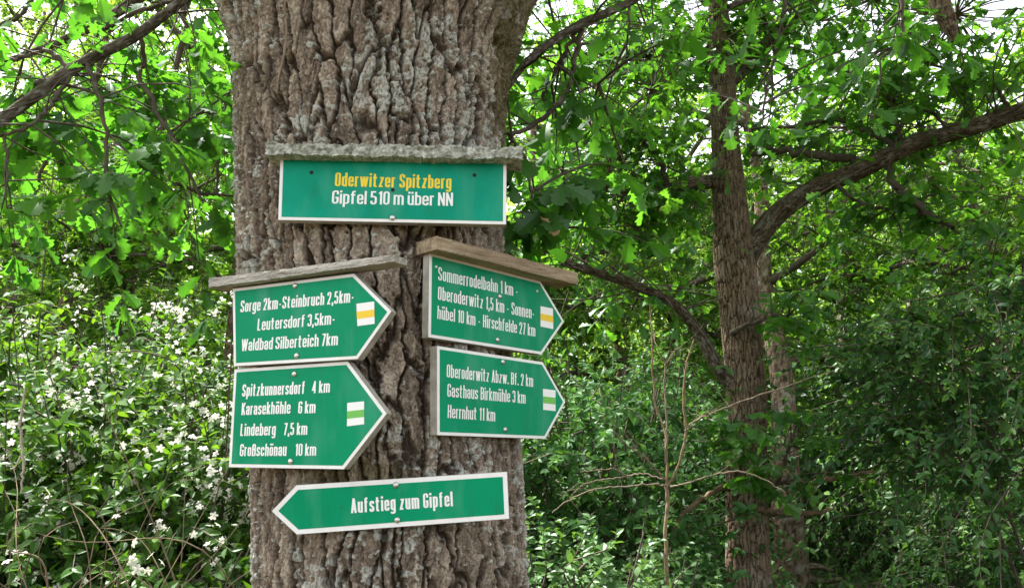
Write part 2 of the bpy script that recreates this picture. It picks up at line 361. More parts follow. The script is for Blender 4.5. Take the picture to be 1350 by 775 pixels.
def tree(name, label, cat, px, Y, h, r0, cb, cr, nl, nc, per, size, mat, seed, group='trees of the wood behind', bmat=None, tpl=SIMPLE, droop=.35, lean=0, spread=.45, base=None, top=1.0, bsegs=40):
    rng = np.random.default_rng(seed)
    x = (px - 675) / FPX * Y / 1.0 * cP if base is None else base[0]
    b = np.array([x, Y, -.03]); root = empty(name, b, label, cat, group)
    zs = np.linspace(0, 1, 7); pts = b + np.stack([lean * zs + rng.normal(size=7) * .05 * zs * 3, rng.normal(size=7) * .12 * zs, zs * h * .92], -1)
    rad = r0 * (1.15 - .95 * zs ** .9).clip(.06)
    bark_tube('trunk', pts, rad, bmat or M_BARK2, root, bsegs, 240, .7, min(.02, r0 * .12), seed)
    sk = []; tb = []
    tp = catmull(pts, 60)
    for k in range(nl):
        q = cb / h + (.93 - cb / h) * (k + rng.random()) / nl; p0 = tp[min(59, int(q * 59))]
        az = k * 2.4 + rng.normal() * .4; prof = math.sin(math.pi * min(1, .25 + .75 * (1 - (q - cb / h) / (1 - cb / h)))) * .55 + .5
        L = cr * prof * rng.uniform(.75, 1.15); el = rng.uniform(.05, .75) * (.4 + q)
        t = np.linspace(0, 1, 8)[:, None]; d = np.array([math.cos(az), math.sin(az), el])
        C = p0 + d * L * t + np.array([0, 0, -droop * L * .8]) * t * t + rng.normal(size=3) * .2 * np.sin(t * 4) * L * .3
        tb.append((C, r0 * .34 * (1.05 - .9 * t[:, 0]))); cc = catmull(C, 16); sk.append(cc[4:])
        for s in range(3):
            i = rng.integers(5, 14); d2 = nrmz(rng.normal(size=3) * np.array([1, 1, .4]) + d * .5); t2 = np.linspace(0, 1, 8)[:, None]
            C2 = cc[i] + d2 * L * .45 * t2 + np.array([0, 0, -.2 * L * droop]) * t2 * t2
            tb.append((C2, r0 * .13 * (1.05 - .85 * t2[:, 0]))); sk.append(catmull(C2, 8)[2:])
    sk.append(tp[int(59 * max(cb / h, .5)):])
    sk = np.concatenate(sk)
    V, F = tubes(np.array([c for c, _ in tb]), np.array([q for _, q in tb]), 6)
    tw, pos, f, nr, sz, tone = clusters(sk, nc, spread, rng, per, size, droop, .002 + size * .02)
    V2, F2 = join([(V, F), tw])
    mesh('branches', V2, F2, M_TWIG, root)
    leaf_mesh('crown', tpl, pos, f, nr, sz, tone, mat, root)
    return root

# ------------------------------------------------------------------ the great oak with the signs
YC = 2.42
_prof = [(-40, 276, 722), (0, 285, 705), (50, 304, 689), (100, 317, 670), (200, 320, 660), (330, 321, 666), (430, 329, 672), (520, 334, 680), (640, 338, 689), (775, 341, 696)]
_z, _x, _r = [], [], []
for py, a, b in _prof:
    pa, pb = P(a, py, YC), P(b, py, YC); _z.append(pa[2]); _x.append((pa[0] + pb[0]) / 2); _r.append((pb[0] - pa[0]) / 2 * .984)
_z, _x, _r = (np.array(q)[::-1] for q in (_z, _x, _r))
_z = np.concatenate([[-.1, .15, .6], _z, [_z[-1] + .25, _z[-1] + .7]]); _x = np.concatenate([[_x[0]] * 3, _x, [_x[-1], _x[-1]]])
_r = np.concatenate([[.62, .48, .39], _r, [_r[-1] * 1.02, _r[-1] * .86]])
def tr_c(z): return np.interp(z, _z, _x)
def tr_r(z): return np.interp(z, _z, _r)
TRUNK_D = .027
OAK_ROOT = empty('oak_tree', (tr_c(.1), YC, 0), 'massive old oak with deeply furrowed lichened bark carrying all the green signs', 'tree', 'oak trees')
def build_trunk():
    zz = np.concatenate([np.linspace(-.1, 1.18, 130, endpoint=False), np.linspace(1.18, 3.05, 1000, endpoint=False), np.linspace(3.05, 3.75, 90)])
    f = np.linspace(-1.95, 1.95, 860, endpoint=False) - math.pi / 2; g = np.linspace(1.95, 2 * math.pi - 1.95, 170, endpoint=False) - math.pi / 2
    th = np.concatenate([f, g]); TH, Z = np.meshgrid(th, zz); circ = 2 * math.pi * .355
    u = (TH + math.pi) / (2 * math.pi) * circ
    h, pl, cid = bark(u % circ, Z + 11, circ, 1.0, 21)
    tn = ((TH + math.pi) / (2 * math.pi)) % 1.0
    big = fbm(tn * 5, Z * 1.6, 5, 301, 3) - .5
    # lichen: flaky grey crust in drifts, densest above the name board
    ln = fbm(tn * 14, Z * 6, 14, 411, 3); lf = fbm(tn * 150, Z * 70, 150, 431, 3); lm = fbm(tn * 46, Z * 21, 46, 421, 3)
    xx = tr_c(Z) + np.cos(TH) * tr_r(Z)
    zone = np.exp(-((Z - 2.60) / .26) ** 2) * np.exp(-((xx + .22) / .26) ** 2) * .16 + np.exp(-((Z - 1.38) / .22) ** 2) * .02 - .02
    L = sstep(.56, .60, ln * .34 + lm * .20 + lf * .46 + zone * .95 - .016) * (.25 + .75 * pl)
    mosszone = np.clip((xx + .15) * 9, 0, 1) * sstep(2.42, 2.62, Z) * (np.cos(TH) > .2)
    mg = fbm(tn * 60, Z * 30, 60, 511, 3)
    M = sstep(.50, .66, .50 * mg + .42 * mosszone) * .8 * mosszone.clip(0, 1)
    low = np.exp(-((Z - 1.56) / .06) ** 2) * np.exp(-((xx + .42) / .16) ** 2)
    green = sstep(.35, .75, low * .9 + .3 * mg) * .55
    L = L * (1 - .75 * M)
    rr = tr_r(Z) * (1 + .055 * big) + (h - .80) * TRUNK_D * (1.05 + .5 * big) + L * (.0015 + .006 * lf) + M * (.002 + .014 * lf)
    V = np.stack([tr_c(Z) + np.cos(TH) * rr, YC + np.sin(TH) * rr, Z], -1).reshape(-1, 3)
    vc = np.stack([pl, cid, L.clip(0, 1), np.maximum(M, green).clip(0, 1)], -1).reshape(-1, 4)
    n = len(th); i = np.arange(len(zz) - 1)[:, None] * n; j = np.arange(n)[None]; j2 = (j + 1) % n
    F = np.stack([i + j, i + j2, i + n + j2, i + n + j], -1).reshape(-1, 4)
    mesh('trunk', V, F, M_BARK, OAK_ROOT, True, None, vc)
build_trunk()
zt = 3.45; xt = float(tr_c(zt))
LIMBS = [([(xt - .12, YC, zt - .25), (xt - .55, YC + .1, 4.4), (xt - 1.3, YC - .2, 5.6), (xt - 2.2, YC - .4, 6.8)], [.30, .24, .17, .06]),
         ([(xt + .14, YC, zt - .25), (xt + .5, YC + .2, 4.3), (xt + 1.3, YC + .4, 5.4), (xt + 2.6, YC + .3, 6.6)], [.30, .24, .17, .06]),
         ([(xt, YC - .05, zt - .2), (xt + .1, YC - .5, 4.6), (xt + .2, YC - 1.3, 6.0), (xt + .1, YC - 2.4, 7.2)], [.27, .20, .14, .05]),
         ([(xt, YC + .05, zt - .2), (xt - .1, YC + .8, 4.8), (xt + .1, YC + 1.6, 6.6), (xt - .2, YC + 2.1, 8.4)], [.27, .2, .14, .05])]
skel = []
for k, (p, r) in enumerate(LIMBS):
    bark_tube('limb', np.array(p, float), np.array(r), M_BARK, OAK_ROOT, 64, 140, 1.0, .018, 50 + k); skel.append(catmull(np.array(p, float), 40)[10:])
rng = np.random.default_rng(5)
tw, pos, f, nr, sz, tone = clusters(np.concatenate(skel), 1100, .95, rng, 8, .125, .35, .006)
kp = ~in_view(pos, 1.0) & (pos[:, 2] > 3.3) & ~((pos[:, 0] < -.9) & (pos[:, 1] > 1.4))
mesh('twigs', *tw, M_TWIG, OAK_ROOT)
leaf_mesh('crown', SIMPLE, pos[kp], f[kp], nr[kp], sz[kp], tone[kp], L_OAK, OAK_ROOT)

def clear_front(pos, lines, rng, near, frac):
    px = lambda p: np.stack([p[:, 0], -p[:, 1] * sP + (p[:, 2] - 1.6) * cP], -1) / np.maximum(.1, p[:, 1:2] * cP + (p[:, 2:3] - 1.6) * sP)
    keep = np.ones(len(pos), bool)
    for c in lines:
        c = catmull(c, 60); d2 = ((px(pos)[:, None] - px(c)[None]) ** 2).sum(-1); j = d2.argmin(1)
        keep &= ~((d2.min(1) < near ** 2) & (pos[:, 1] < c[j, 1] + .1) & (rng.random(len(pos)) < frac))
    return keep
def leafy_branch(paths, nclus, spread, per, size, seed, tpl, lmat, parent, shift=(0, 0, 0), skip=0, name='branch', segs=12, droop=.45, tw=.003, sc=.28, bmat=None):
    rng = np.random.default_rng(seed); sk = []; first = None; thin = []
    for k, pp in enumerate(paths):
        q, r = path(pp)
        if k == 0:
            first = bark_tube(name, q, r, bmat or M_BRANCH, parent, segs * 2, 120, sc, min(.012, float(r.max()) * .22), seed + k, .35, .5)
        else:
            c = catmull(np.column_stack([q, r]), 24); c[1:-1, :3] += rng.normal(size=(22, 3)) * c[1:-1, 3:4] * .5; thin.append((c[:, :3], c[:, 3]))
        sk.append(catmull(q, 30)[skip:])
    parts = []
    if thin: parts.append(tubes(np.array([a for a, _ in thin]), np.array([b for _, b in thin]), 8))
    t, pos, f, nr, sz, tone = clusters(np.concatenate(sk), nclus, spread, rng, per, size, droop, tw, .8, shift)
    parts.append(t); mesh('twigs', *join(parts), M_TWIG, first)
    k = clear_front(pos, [path(paths[0])[0]], rng, .06, .85)
    leaf_mesh('leaves', tpl, pos[k], f[k], nr[k], sz[k], tone[k], lmat, first)
    return first
# boughs of the same oak reaching into the top of the view
leafy_branch([[(330, -60, 16, 2.35), (243, 0, 12, 2.3), (180, 46, 14, 2.25), (95, 92, 14, 2.2), (0, 160, 15, 2.1), (-80, 210, 14, 2.0)],
              [(100, 88, 11, 2.2), (62, 106, 10, 2.25), (25, 134, 9, 2.3), (-40, 190, 8, 2.4)],
              [(92, 92, 6, 2.2), (60, 68, 6, 2.2), (25, 78, 5, 2.2), (-40, 84, 4, 2.2)],
              [(94, 96, 6, 2.2), (70, 135, 6, 2.15), (40, 165, 5, 2.1), (0, 180, 4, 2.1)],
              [(116, 84, 6, 2.2), (128, 120, 6, 2.2), (140, 170, 5, 2.2), (141, 250, 5, 2.2), (160, 298, 3, 2.2)],
              [(184, 44, 6, 2.25), (190, 80, 6, 2.3), (186, 105, 6, 2.3), (222, 175, 5, 2.3), (268, 268, 3, 2.3)],
              [(222, 175, 4, 2.3), (262, 150, 3, 2.35), (305, 120, 3, 2.4)],
              [(243, 0, 7, 2.3), (200, 10, 6, 2.3), (150, 32, 5, 2.3), (135, 40, 4, 2.3)],
              [(60, -30, 7, 2.6), (30, 18, 6, 2.6), (0, 32, 5, 2.6), (-60, 44, 4, 2.6)],
              [(5, 180, 4, 2.1), (10, 215, 4, 2.1), (8, 262, 2, 2.1)]],
             100, .23, 10, .088, 11, OAK, L_OAK, OAK_ROOT, (0, .17, -.04), tw=.0017)
leafy_branch([[(340, -160, 20, 3.6), (250, -60, 16, 3.5), (150, 20, 12, 3.4), (40, 70, 8, 3.3), (-60, 100, 6, 3.2)],
              [(250, -60, 9, 3.5), (240, 60, 8, 3.5), (215, 150, 6, 3.4), (225, 240, 4, 3.4)],
              [(150, 20, 8, 3.4), (120, 120, 7, 3.4), (60, 210, 5, 3.4), (40, 290, 3, 3.4)],
              [(300, -60, 9, 3.6), (310, 80, 7, 3.6), (290, 180, 5, 3.6), (285, 260, 3, 3.6)]],
             95, .36, 10, .095, 12, OAK, L_OAK, OAK_ROOT, (0, .1, -.05), tw=.002)
leafy_branch([[(930, -70, 13, 2.9), (835, 0, 11, 2.8), (762, 34, 11, 2.75), (702, 75, 10, 2.7), (668, 118, 8, 2.65), (640, 170, 5, 2.6)],
              [(765, 36, 7, 2.75), (757, 80, 7, 2.75), (745, 122, 7, 2.75), (712, 158, 7, 2.7), (672, 180, 6, 2.65)],
              [(760, 40, 5, 2.75), (738, 85, 6, 2.8), (715, 130, 5, 2.85)],
              [(830, 0, 4, 2.8), (826, 60, 3, 2.8), (812, 95, 3, 2.8), (760, 125, 2, 2.8)],
              [(672, 180, 5, 2.65), (690, 205, 4, 2.6), (700, 250, 3, 2.55), (712, 300, 2, 2.5)]],
             46, .20, 7, .105, 13, OAK, L_OAK, OAK_ROOT, (.02, .1, -.05))
leafy_branch([[(1330, -120, 22, 3.4), (1180, -40, 15, 3.3), (1040, -20, 11, 3.3), (960, 10, 7, 3.3)],
              [(1040, -20, 6, 3.3), (1028, 50, 5, 3.3), (1012, 110, 4, 3.3), (1005, 165, 2, 3.3)],
              [(1180, -40, 6, 3.3), (1190, 40, 5, 3.3), (1160, 80, 3, 3.3)]],
             40, .24, 7, .10, 14, OAK, L_OAK, OAK_ROOT, (0, 0, .02))
def extra_sprig():                                   # hanging sprig by the right edge of the trunk, with one dry leaf
    q = np.array([P(690, 205, 2.45), P(705, 250, 2.42), P(700, 300, 2.4), P(720, 330, 2.4), P(735, 250, 2.45), P(690, 280, 2.4)])
    rng = np.random.default_rng(15)
    t, pos, f, nr, sz, tone = clusters(q, 15, .06, rng, 5, .115, .9, .002)
    b = mesh('sprig', *t, M_TWIG, OAK_ROOT)
    leaf_mesh('leaves', OAK, pos, f, nr, sz, tone * .4, L_OAK, b)
    p = P(712, 286, 2.3)[None]; leaf_mesh('dry_leaf', OAK, p, np.array([[.5, -.2, -.5]]), np.array([[.2, -1, .4]]), np.array([.075]), np.array([.5]), M_DRY, b)
extra_sprig()
def on_trunk(px, py, off=.0):
    d = ray(px, py); o = EYE
    for t in np.linspace(1.5, 3, 900):
        p = o + d * t; c = tr_c(p[2]); rad = tr_r(p[2]) + off
        if (p[0] - c) ** 2 + (p[1] - YC) ** 2 < rad * rad: return p
    return P(px, py, YC)
vt = []
for pp in ([(365, 124), (368, 100), (374, 75), (378, 45), (376, 10), (378, -30)], [(324, 44), (325, 20), (324, -30)]):
    q = catmull(np.array([on_trunk(a, b, .006) for a, b in pp]), 24); vt.append((q, np.linspace(.003, .0045, 24)))
mesh('vine_stem', *tubes(np.array([a for a, _ in vt]), np.array([b for _, b in vt]), 6), M_PALE, OAK_ROOT)

# ------------------------------------------------------------------ the second oak on the right
O2 = 6.0
b2 = P(992, 775, O2)
OAK2 = empty('oak_tree', (b2[0], O2, 0), 'slimmer oak with brown ridged bark and one long bough sweeping to the right', 'tree', 'oak trees')
q, r = path([(938, -60, 25, O2), (947, 20, 28, O2), (951, 90, 35, O2), (955, 170, 39, O2), (961, 250, 46, O2), (967, 330, 58, O2), (976, 420, 60, O2), (983, 520, 58, O2), (984, 600, 58, O2), (985, 680, 61, O2), (989, 775, 66, O2)])
q = np.vstack([q, [[b2[0] + .02, O2, .35], [b2[0] + .03, O2, -.1]]]); r = np.concatenate([r, [.23, .31]])
bark_tube('trunk', q, r * .88, M_BARK2, OAK2, 200, 800, .62, .018, 71, .12)
OLIMB = [
    [(982, 345, 40, O2), (1000, 312, 38, O2 - .05), (1030, 278, 36, O2 - .15), (1075, 248, 34, O2 - .3), (1130, 226, 33, O2 - .5), (1200, 192, 31, O2 - .7), (1275, 170, 29, O2 - .9), (1350, 145, 30, O2 - 1.1), (1450, 105, 28, O2 - 1.3)],
    [(968, 510, 30, O2), (945, 482, 24, O2 - .05), (922, 440, 20, O2 - .1), (890, 402, 17, O2 - .2), (850, 382, 16, O2 - .3), (800, 364, 15, O2 - .4), (742, 346, 14, O2 - .5)],
    [(966, 235, 26, O2), (935, 240, 22, O2 - .05), (890, 246, 17, O2 - .2), (850, 258, 15, O2 - .3), (818, 256, 9, O2 - .4), (790, 230, 6, O2 - .5)],
    [(958, 110, 26, O2), (985, 85, 24, O2 + .1), (1020, 50, 22, O2 + .1), (1075, 0, 18, O2), (1140, -60, 12, O2)],
    [(952, 60, 20, O2), (900, 70, 15, O2 + .2), (830, 72, 12, O2 + .3), (790, 70, 9, O2 + .3)]]
for k, pp in enumerate(OLIMB):
    q, r = path(pp); bark_tube('bough', q, r * (.73 if k < 2 else .85), M_BOUGH, OAK2, 72 if k < 2 else 40, 260, .5, .010 if k < 2 else .006, 80 + k, .2, .35)
O2TW = [[(1150, 215, 13, 5.4), (1125, 212, 12, 5.5), (1085, 206, 11, 5.6), (1040, 200, 9, 5.7), (985, 203, 6, 5.9)],
        [(1168, 210, 9, 5.4), (1180, 245, 10, 5.4), (1205, 268, 10, 5.3), (1235, 290, 8, 5.3), (1256, 301, 5, 5.2)],
        [(1100, 240, 5, 5.5), (1135, 268, 5, 5.5), (1185, 275, 5, 5.4), (1240, 252, 3, 5.4)],
        [(1180, 195, 7, 5.3), (1150, 176, 7, 5.4), (1110, 160, 6, 5.5), (1030, 168, 5, 5.6), (990, 170, 3, 5.7)],
        [(1250, 175, 5, 5.2), (1230, 150, 4, 5.2), (1175, 130, 4, 5.3), (1165, 90, 2, 5.3)],
        [(1330, 145, 6, 5.0), (1310, 115, 5, 5.0), (1262, 100, 4, 5.1), (1200, 70, 3, 5.2)],
        [(1190, 188, 5, 5.3), (1182, 160, 4, 5.3), (1172, 125, 3, 5.2)],
        [(880, 246, 9, 5.8), (870, 215, 8, 5.7), (845, 180, 6, 5.6), (815, 140, 4, 5.5)],
        [(850, 258, 7, 5.7), (848, 285, 6, 5.6), (835, 310, 4, 5.6)],
        [(1020, 50, 8, 6.1), (1000, 10, 7, 6.2), (985, -40, 5, 6.2)],
        [(990, 655, 9, 5.9), (1020, 640, 7, 5.7), (1050, 560, 4, 5.5)],
        [(966, 440, 8, 5.9), (985, 428, 6, 5.7), (1040, 415, 4, 5.5)],
        [(970, 560, 6, 5.9), (962, 575, 5, 5.6), (940, 590, 3, 5.4)]]
def oak2_leaves():
    rng = np.random.default_rng(91); thin = []; sk = []
    for k, pp in enumerate(O2TW):
        q, r = path(pp); c = catmull(np.column_stack([q, r]), 24); c[1:-1, :3] += rng.normal(size=(22, 3)) * c[1:-1, 3:4] * .45; thin.append((c[:, :3], c[:, 3])); sk.append((catmull(q, 24)[6:], 24 if k < 10 else 17, .30 if k < 10 else .17))
    for k, pp in enumerate(OLIMB):
        q, r = path(pp); sk.append((catmull(q, 40)[(18 if k < 2 else 10):], [90, 50, 110, 100, 130][k], .5))
    up = np.array([P(950, 60, O2), P(945, 0, O2), P(1000, -80, O2), P(900, -60, O2), P(1080, -60, O2 - .5), P(820, 0, O2 - .4), P(760, 60, O2 - .2), P(1150, 0, O2 - .8), P(1260, 20, O2 - 1), P(860, 120, O2 - .4), P(780, 170, O2 - .2), P(740, 230, O2)])
    sk.append((up, 470, .6))
    res = [clusters(s, n, sp, rng, 9, .108, .35, .003, shift=(0, .12, .03) if sp > .25 else (.03, -.22, .04)) for s, n, sp in sk]
    parts = [tubes(np.array([a for a, _ in thin]), np.array([b for _, b in thin]), 8)] + [x[0] for x in res]
    mesh('twigs', *join(parts), M_TWIG, OAK2)
    cat = lambda i: np.concatenate([x[i] for x in res])
    pos = cat(1)
    line = [np.array([P(956, 120, O2), P(957, 170, O2), P(962, 260, O2), P(970, 350, O2), P(978, 430, O2)])] + [path(OLIMB[k])[0] for k in (0, 1)]
    keep = clear_front(pos, line, rng, .045, .80)         # few leaves hang right before the trunk and the two long boughs
    leaf_mesh('crown', OAKM, pos[keep], cat(2)[keep], cat(3)[keep], cat(4)[keep], cat(5)[keep], L_OAKB, OAK2)
oak2_leaves()
M_RAW = simple_mat('broken orange wood', (.10, .07, .045), .9, col2=(.26, .165, .09), vscale=18)
for pp in ([(985, 632, 12, 5.9), (1030, 634, 10, 5.7), (1075, 634, 10, 5.5), (1110, 628, 8, 5.4), (1152, 621, 5, 5.3)], [(1000, 672, 12, 5.85), (1030, 676, 10, 5.7), (1065, 676, 9, 5.6), (1100, 671, 6, 5.5)]):
    q, r = path(pp); c = catmull(np.column_stack([q, r * .72]), 24)
    c[1:-1, :3] += np.random.default_rng(4).normal(size=(22, 3)) * .007; c[1:-1, 3] *= np.random.default_rng(6).uniform(.75, 1.25, 22)
    tag(mesh('broken_branch', *tubes(c[None, :, :3], c[None, :, 3], 9), M_RAW, OAK2), 'snapped orange brown branch stub')
q, r = path([(965, 640, 13, 5.9), (945, 645, 9, 5.75), (918, 662, 8, 5.6), (897, 684, 7, 5.5), (888, 698, 4, 5.45)]); c = catmull(np.column_stack([q, r]), 24)
c[1:-1, :3] += np.random.default_rng(7).normal(size=(22, 3)) * .006; mesh('broken_branch', *tubes(c[None, :, :3], c[None, :, 3] * .8, 9), M_RAW, OAK2)
# torn limb hanging at the top right
q, r = path([(1225, -60, 26, 4.6), (1238, 0, 24, 4.6), (1250, 30, 20, 4.6), (1258, 55, 7, 4.6)])
hb = bark_tube('broken_branch', q, r, M_BARK2, OAK2, 40, 80, .4, .014, 96)

# ------------------------------------------------------------------ dead sapling in the middle
SY = 4.3
SAP = [[(883, 900, 11, SY), (880, 775, 10, SY), (877, 707, 9, SY), (880, 666, 9, SY), (879, 638, 10, SY)],
       [(879, 640, 7, SY), (879, 606, 5.5, SY), (876, 566, 5, SY + .05), (864, 531, 4.5, SY + .1), (860, 460, 4, SY + .1), (857, 400, 2.5, SY + .1)],
       [(878, 610, 5, SY), (880, 560, 4.5, SY - .05), (876, 511, 4, SY - .05), (877, 480, 3, SY - .05), (868, 462, 2, SY - .05), (861, 440, 2, SY)],
       [(877, 482, 3, SY - .05), (885, 470, 2.5, SY - .1), (892, 458, 2, SY - .1)],
       [(880, 640, 8, SY), (888, 628, 6.5, SY - .02), (897, 604, 6, SY - .05), (904, 571, 6, SY - .08), (901, 516, 5, SY - .1), (906, 475, 4, SY - .1), (915, 446, 2.5, SY - .1)],
       [(903, 568, 4, SY - .08), (914, 556, 4, SY - .1), (936, 546, 4, SY - .15), (972, 531, 3, SY - .2), (1012, 517, 3, SY - .2), (1100, 488, 2, SY - .3)],
       [(906, 566, 3, SY - .1), (920, 552, 2.5, SY - .1), (938, 538, 2, SY - .1)],
       [(878, 634, 5, SY), (868, 622, 5, SY - .05), (851, 604, 4, SY - .1), (821, 581, 4, SY - .15), (803, 560, 3, SY - .2)],
       [(878, 640, 5, SY), (860, 638, 4.5, SY - .1), (826, 641, 4, SY - .15), (786, 644, 3, SY - .2), (752, 658, 3, SY - .25), (728, 676, 2, SY - .3)],
       [(876, 632, 4, SY), (846, 624, 3.5, SY + .05), (826, 627, 3, SY + .1), (790, 633, 3, SY + .1), (768, 638, 2, SY + .1)],
       [(826, 627, 3, SY + .1), (811, 618, 3, SY + .1), (795, 619, 2.5, SY + .1), (765, 622, 2, SY + .1)],
       [(768, 640, 2.5, SY - .2), (758, 648, 2, SY - .2), (748, 662, 2, SY - .2)],
       [(882, 642, 5, SY), (900, 638, 4, SY - .1), (931, 629, 4, SY - .15), (972, 621, 4, SY - .2), (1009, 632, 3, SY - .25), (1035, 650, 2, SY - .3)]]
sap = empty('dead_sapling', P(883, 900, SY) * np.array([1, 1, 0]), 'bare leafless sapling with pale tan forked twigs right of the signs', 'sapling')
rng = np.random.default_rng(8); sap_c = []
M_SAP2 = simple_mat('grey dead twig', (.12, .088, .058), .9, col2=(.25, .195, .135), vscale=35)
for k, pp in enumerate(SAP):
    q, r = path(pp); r = r * .56
    if k == 0: q = np.vstack([[q[0][0] + .02, SY, -.05], q]); r = np.concatenate([[r[0] * 1.3], r])
    c = catmull(np.column_stack([q, r]), 36); c[1:-1, :3] += rng.normal(size=(34, 3)) * .0022
    mesh('stem' if k == 0 else 'twig', *tubes(c[None, :, :3], c[None, :, 3], 8), M_SAP if k in (0, 1, 4) else M_SAP2, sap)
    if k: sap_c.append(c)

sh = []
for c in sap_c:
    for i in rng.integers(10, 34, 4):
        d = nrmz(nrmz(c[i + 1, :3] - c[i - 1, :3]) + rng.normal(size=3) * .6 + np.array([0, 0, .25])); t = np.linspace(0, 1, 7)[:, None]; L = rng.uniform(.05, .20)
        sh.append((c[i, :3] + d * L * t + np.array([0, 0, 1.]) * L * .25 * t * t + rng.normal(size=3) * .012 * np.sin(t * 6), np.linspace(.0016, .0006, 7)))
mesh('side_shoots', *tubes(np.array([a for a, _ in sh]), np.array([b for _, b in sh]), 5), M_SAP2, sap)
# ------------------------------------------------------------------ white flowering thicket on the left
def flowering_shrub(px, Y, h, wd, n, nflow, seed, label, dead=0, lean=0, size=.092):
    rng = np.random.default_rng(seed); x = (px - 675) / FPX * Y * .98
    root = empty('flowering_shrub', (x, Y, 0), label, 'shrub', 'white flowering shrubs')
    a = rng.random(n) * 2 * math.pi; rad = rng.random(n) ** .5
    base = np.stack([x + np.cos(a) * rad * wd * .45, Y + np.sin(a) * rad * wd * .45, rng.random(n) ** .8 * h * .72 * (1 - .35 * rad)], -1)
    L = rng.uniform(.55, 1.15, n) * (.35 * h)
    d = nrmz(np.stack([np.cos(a) * .8 + lean, np.sin(a) * .8 - .25, rng.uniform(.35, 1.2, n)], -1) + rng.normal(size=(n, 3)) * .35)
    C, tw, pos, f, nr, sz, tone = shoots(base, d, L, rng.uniform(.25, .75, n), rng, 16, size, .15)
    ms = 16; a2 = rng.random(ms) * 6.28; b0 = np.stack([x + np.cos(a2) * .2 * wd, Y + np.sin(a2) * .2 * wd, np.full(ms, -.05)], -1)
    t = np.linspace(0, 1, 9); d2 = np.stack([np.cos(a2) * .45 * wd, np.sin(a2) * .45 * wd, np.full(ms, h * .95)], -1) * rng.uniform(.6, 1, (ms, 1))
    Cs = b0[:, None] + d2[:, None] * t[None, :, None] + rng.normal(size=(ms, 1, 3)) * .15 * np.sin(t * 3.1)[None, :, None]
    st = tubes(Cs, .007 * (1.1 - .75 * t)[None] * np.ones((ms, 1)), 6)
    mesh('stems', *join([tw, st]), M_TWIG, root)
    leaf_mesh('foliage', OVATE, pos, f, nr, sz, tone, L_HONEY, root)
    # blossom clusters near the shoot tips
    if nflow:
        fi = rng.integers(0, n, nflow); ft = rng.integers(5, 9, nflow); fp = C[fi, ft] + rng.normal(size=(nflow, 3)) * .02 + np.array([0, -.01, .02])
        fi = fi[:nflow]; fp = fp[:nflow]; per = rng.integers(3, 9, nflow); c = np.repeat(fp, per, 0) + rng.normal(size=(per.sum(), 3)) * .034; m = len(c)
        ax = nrmz(rng.normal(size=(m, 3)) * .6 + np.array([0, -.5, .5])); s1 = nrmz(np.cross(ax, np.array([.3, .8, .1]))); s2 = np.cross(ax, s1)
        k5 = np.arange(5) * 2 * math.pi / 5 + rng.random((m, 1)) * 6; ff = np.cos(k5)[..., None] * s1[:, None] + np.sin(k5)[..., None] * s2[:, None] + ax[:, None] * .3
        pp = np.repeat(c, 5, 0); o = leaf_mesh('blossoms', PETAL, pp, ff.reshape(-1, 3), np.repeat(ax, 5, 0), np.repeat(rng.uniform(.012, .020, m), 5), rng.random(m * 5), M_PETAL, root); o['kind'] = 'stuff'
    if dead:
        m = dead; a3 = rng.random(m) * 6.28
        b3 = np.stack([x + rng.uniform(-.5, .6, m) * wd, Y - .35 * wd + rng.normal(size=m) * .15, rng.uniform(0, 1.0, m)], -1)
        t = np.linspace(0, 1, 14); d3 = np.stack([rng.normal(size=m) * .5, rng.normal(size=m) * .2 - .05, rng.uniform(.5, 1.3, m)], -1)
        Cd = b3[:, None] + d3[:, None] * t[None, :, None] + np.array([0, 0, -1.]) * rng.uniform(.1, .9, (m, 1, 1)) * (t ** 2)[None, :, None] + rng.normal(size=(m, 1, 3)) * .06 * np.sin(t * 6)[None, :, None]
        mesh('dead_canes', *tubes(Cd, rng.uniform(.0018, .004, (m, 1)) * (1.1 - .7 * t)[None], 5), M_CANE, root)
    return root
flowering_shrub(70, 3.7, 1.5, 1.5, 420, 260, 201, 'low white flowering shrub spilling over the bottom left corner')
flowering_shrub(255, 3.35, 1.55, .95, 170, 70, 202, 'thin white flowering shrub with tangled dead canes close beside the oak trunk', dead=110)
flowering_shrub(110, 4.4, 2.55, 1.9, 620, 420, 203, 'tall dense white flowering shrub in the middle of the thicket')
flowering_shrub(-60, 4.7, 3.2, 1.9, 640, 700, 204, 'tallest white flowering shrub, thick with blossom at the left edge')
flowering_shrub(275, 4.9, 2.9, 1.8, 600, 520, 205, 'white flowering shrub standing behind the oak trunk')
flowering_shrub(120, 6.2, 3.9, 2.8, 820, 1300, 206, 'rear white flowering shrub reaching up beneath the hanging oak bough', size=.095)
q, r = path([(34, 512, 4, 3.0), (27, 560, 5, 3.0), (31, 610, 5, 3.0), (28, 650, 3, 3.0)]); c = catmull(np.column_stack([q, r]), 30)
q2, r2 = path([(28, 600, 3, 3.0), (20, 615, 2, 3.0), (14, 618, 2, 3.0)]); c2 = catmull(np.column_stack([q2, r2]), 30)
c[1:-1, :3] += np.random.default_rng(2).normal(size=(28, 3)) * .0022; c[:, 3] *= .75
M_BLEACH = simple_mat('bleached twig', (.34, .30, .23), .9, col2=(.50, .45, .37), vscale=35)
tag(mesh('dead_twig', *join([tubes(c[None, :, :3], c[None, :, 3], 6), tubes(c2[None, :, :3], c2[None, :, 3], 5)]), M_BLEACH), 'pale dead twig hanging in front of the left thicket', 'twig')

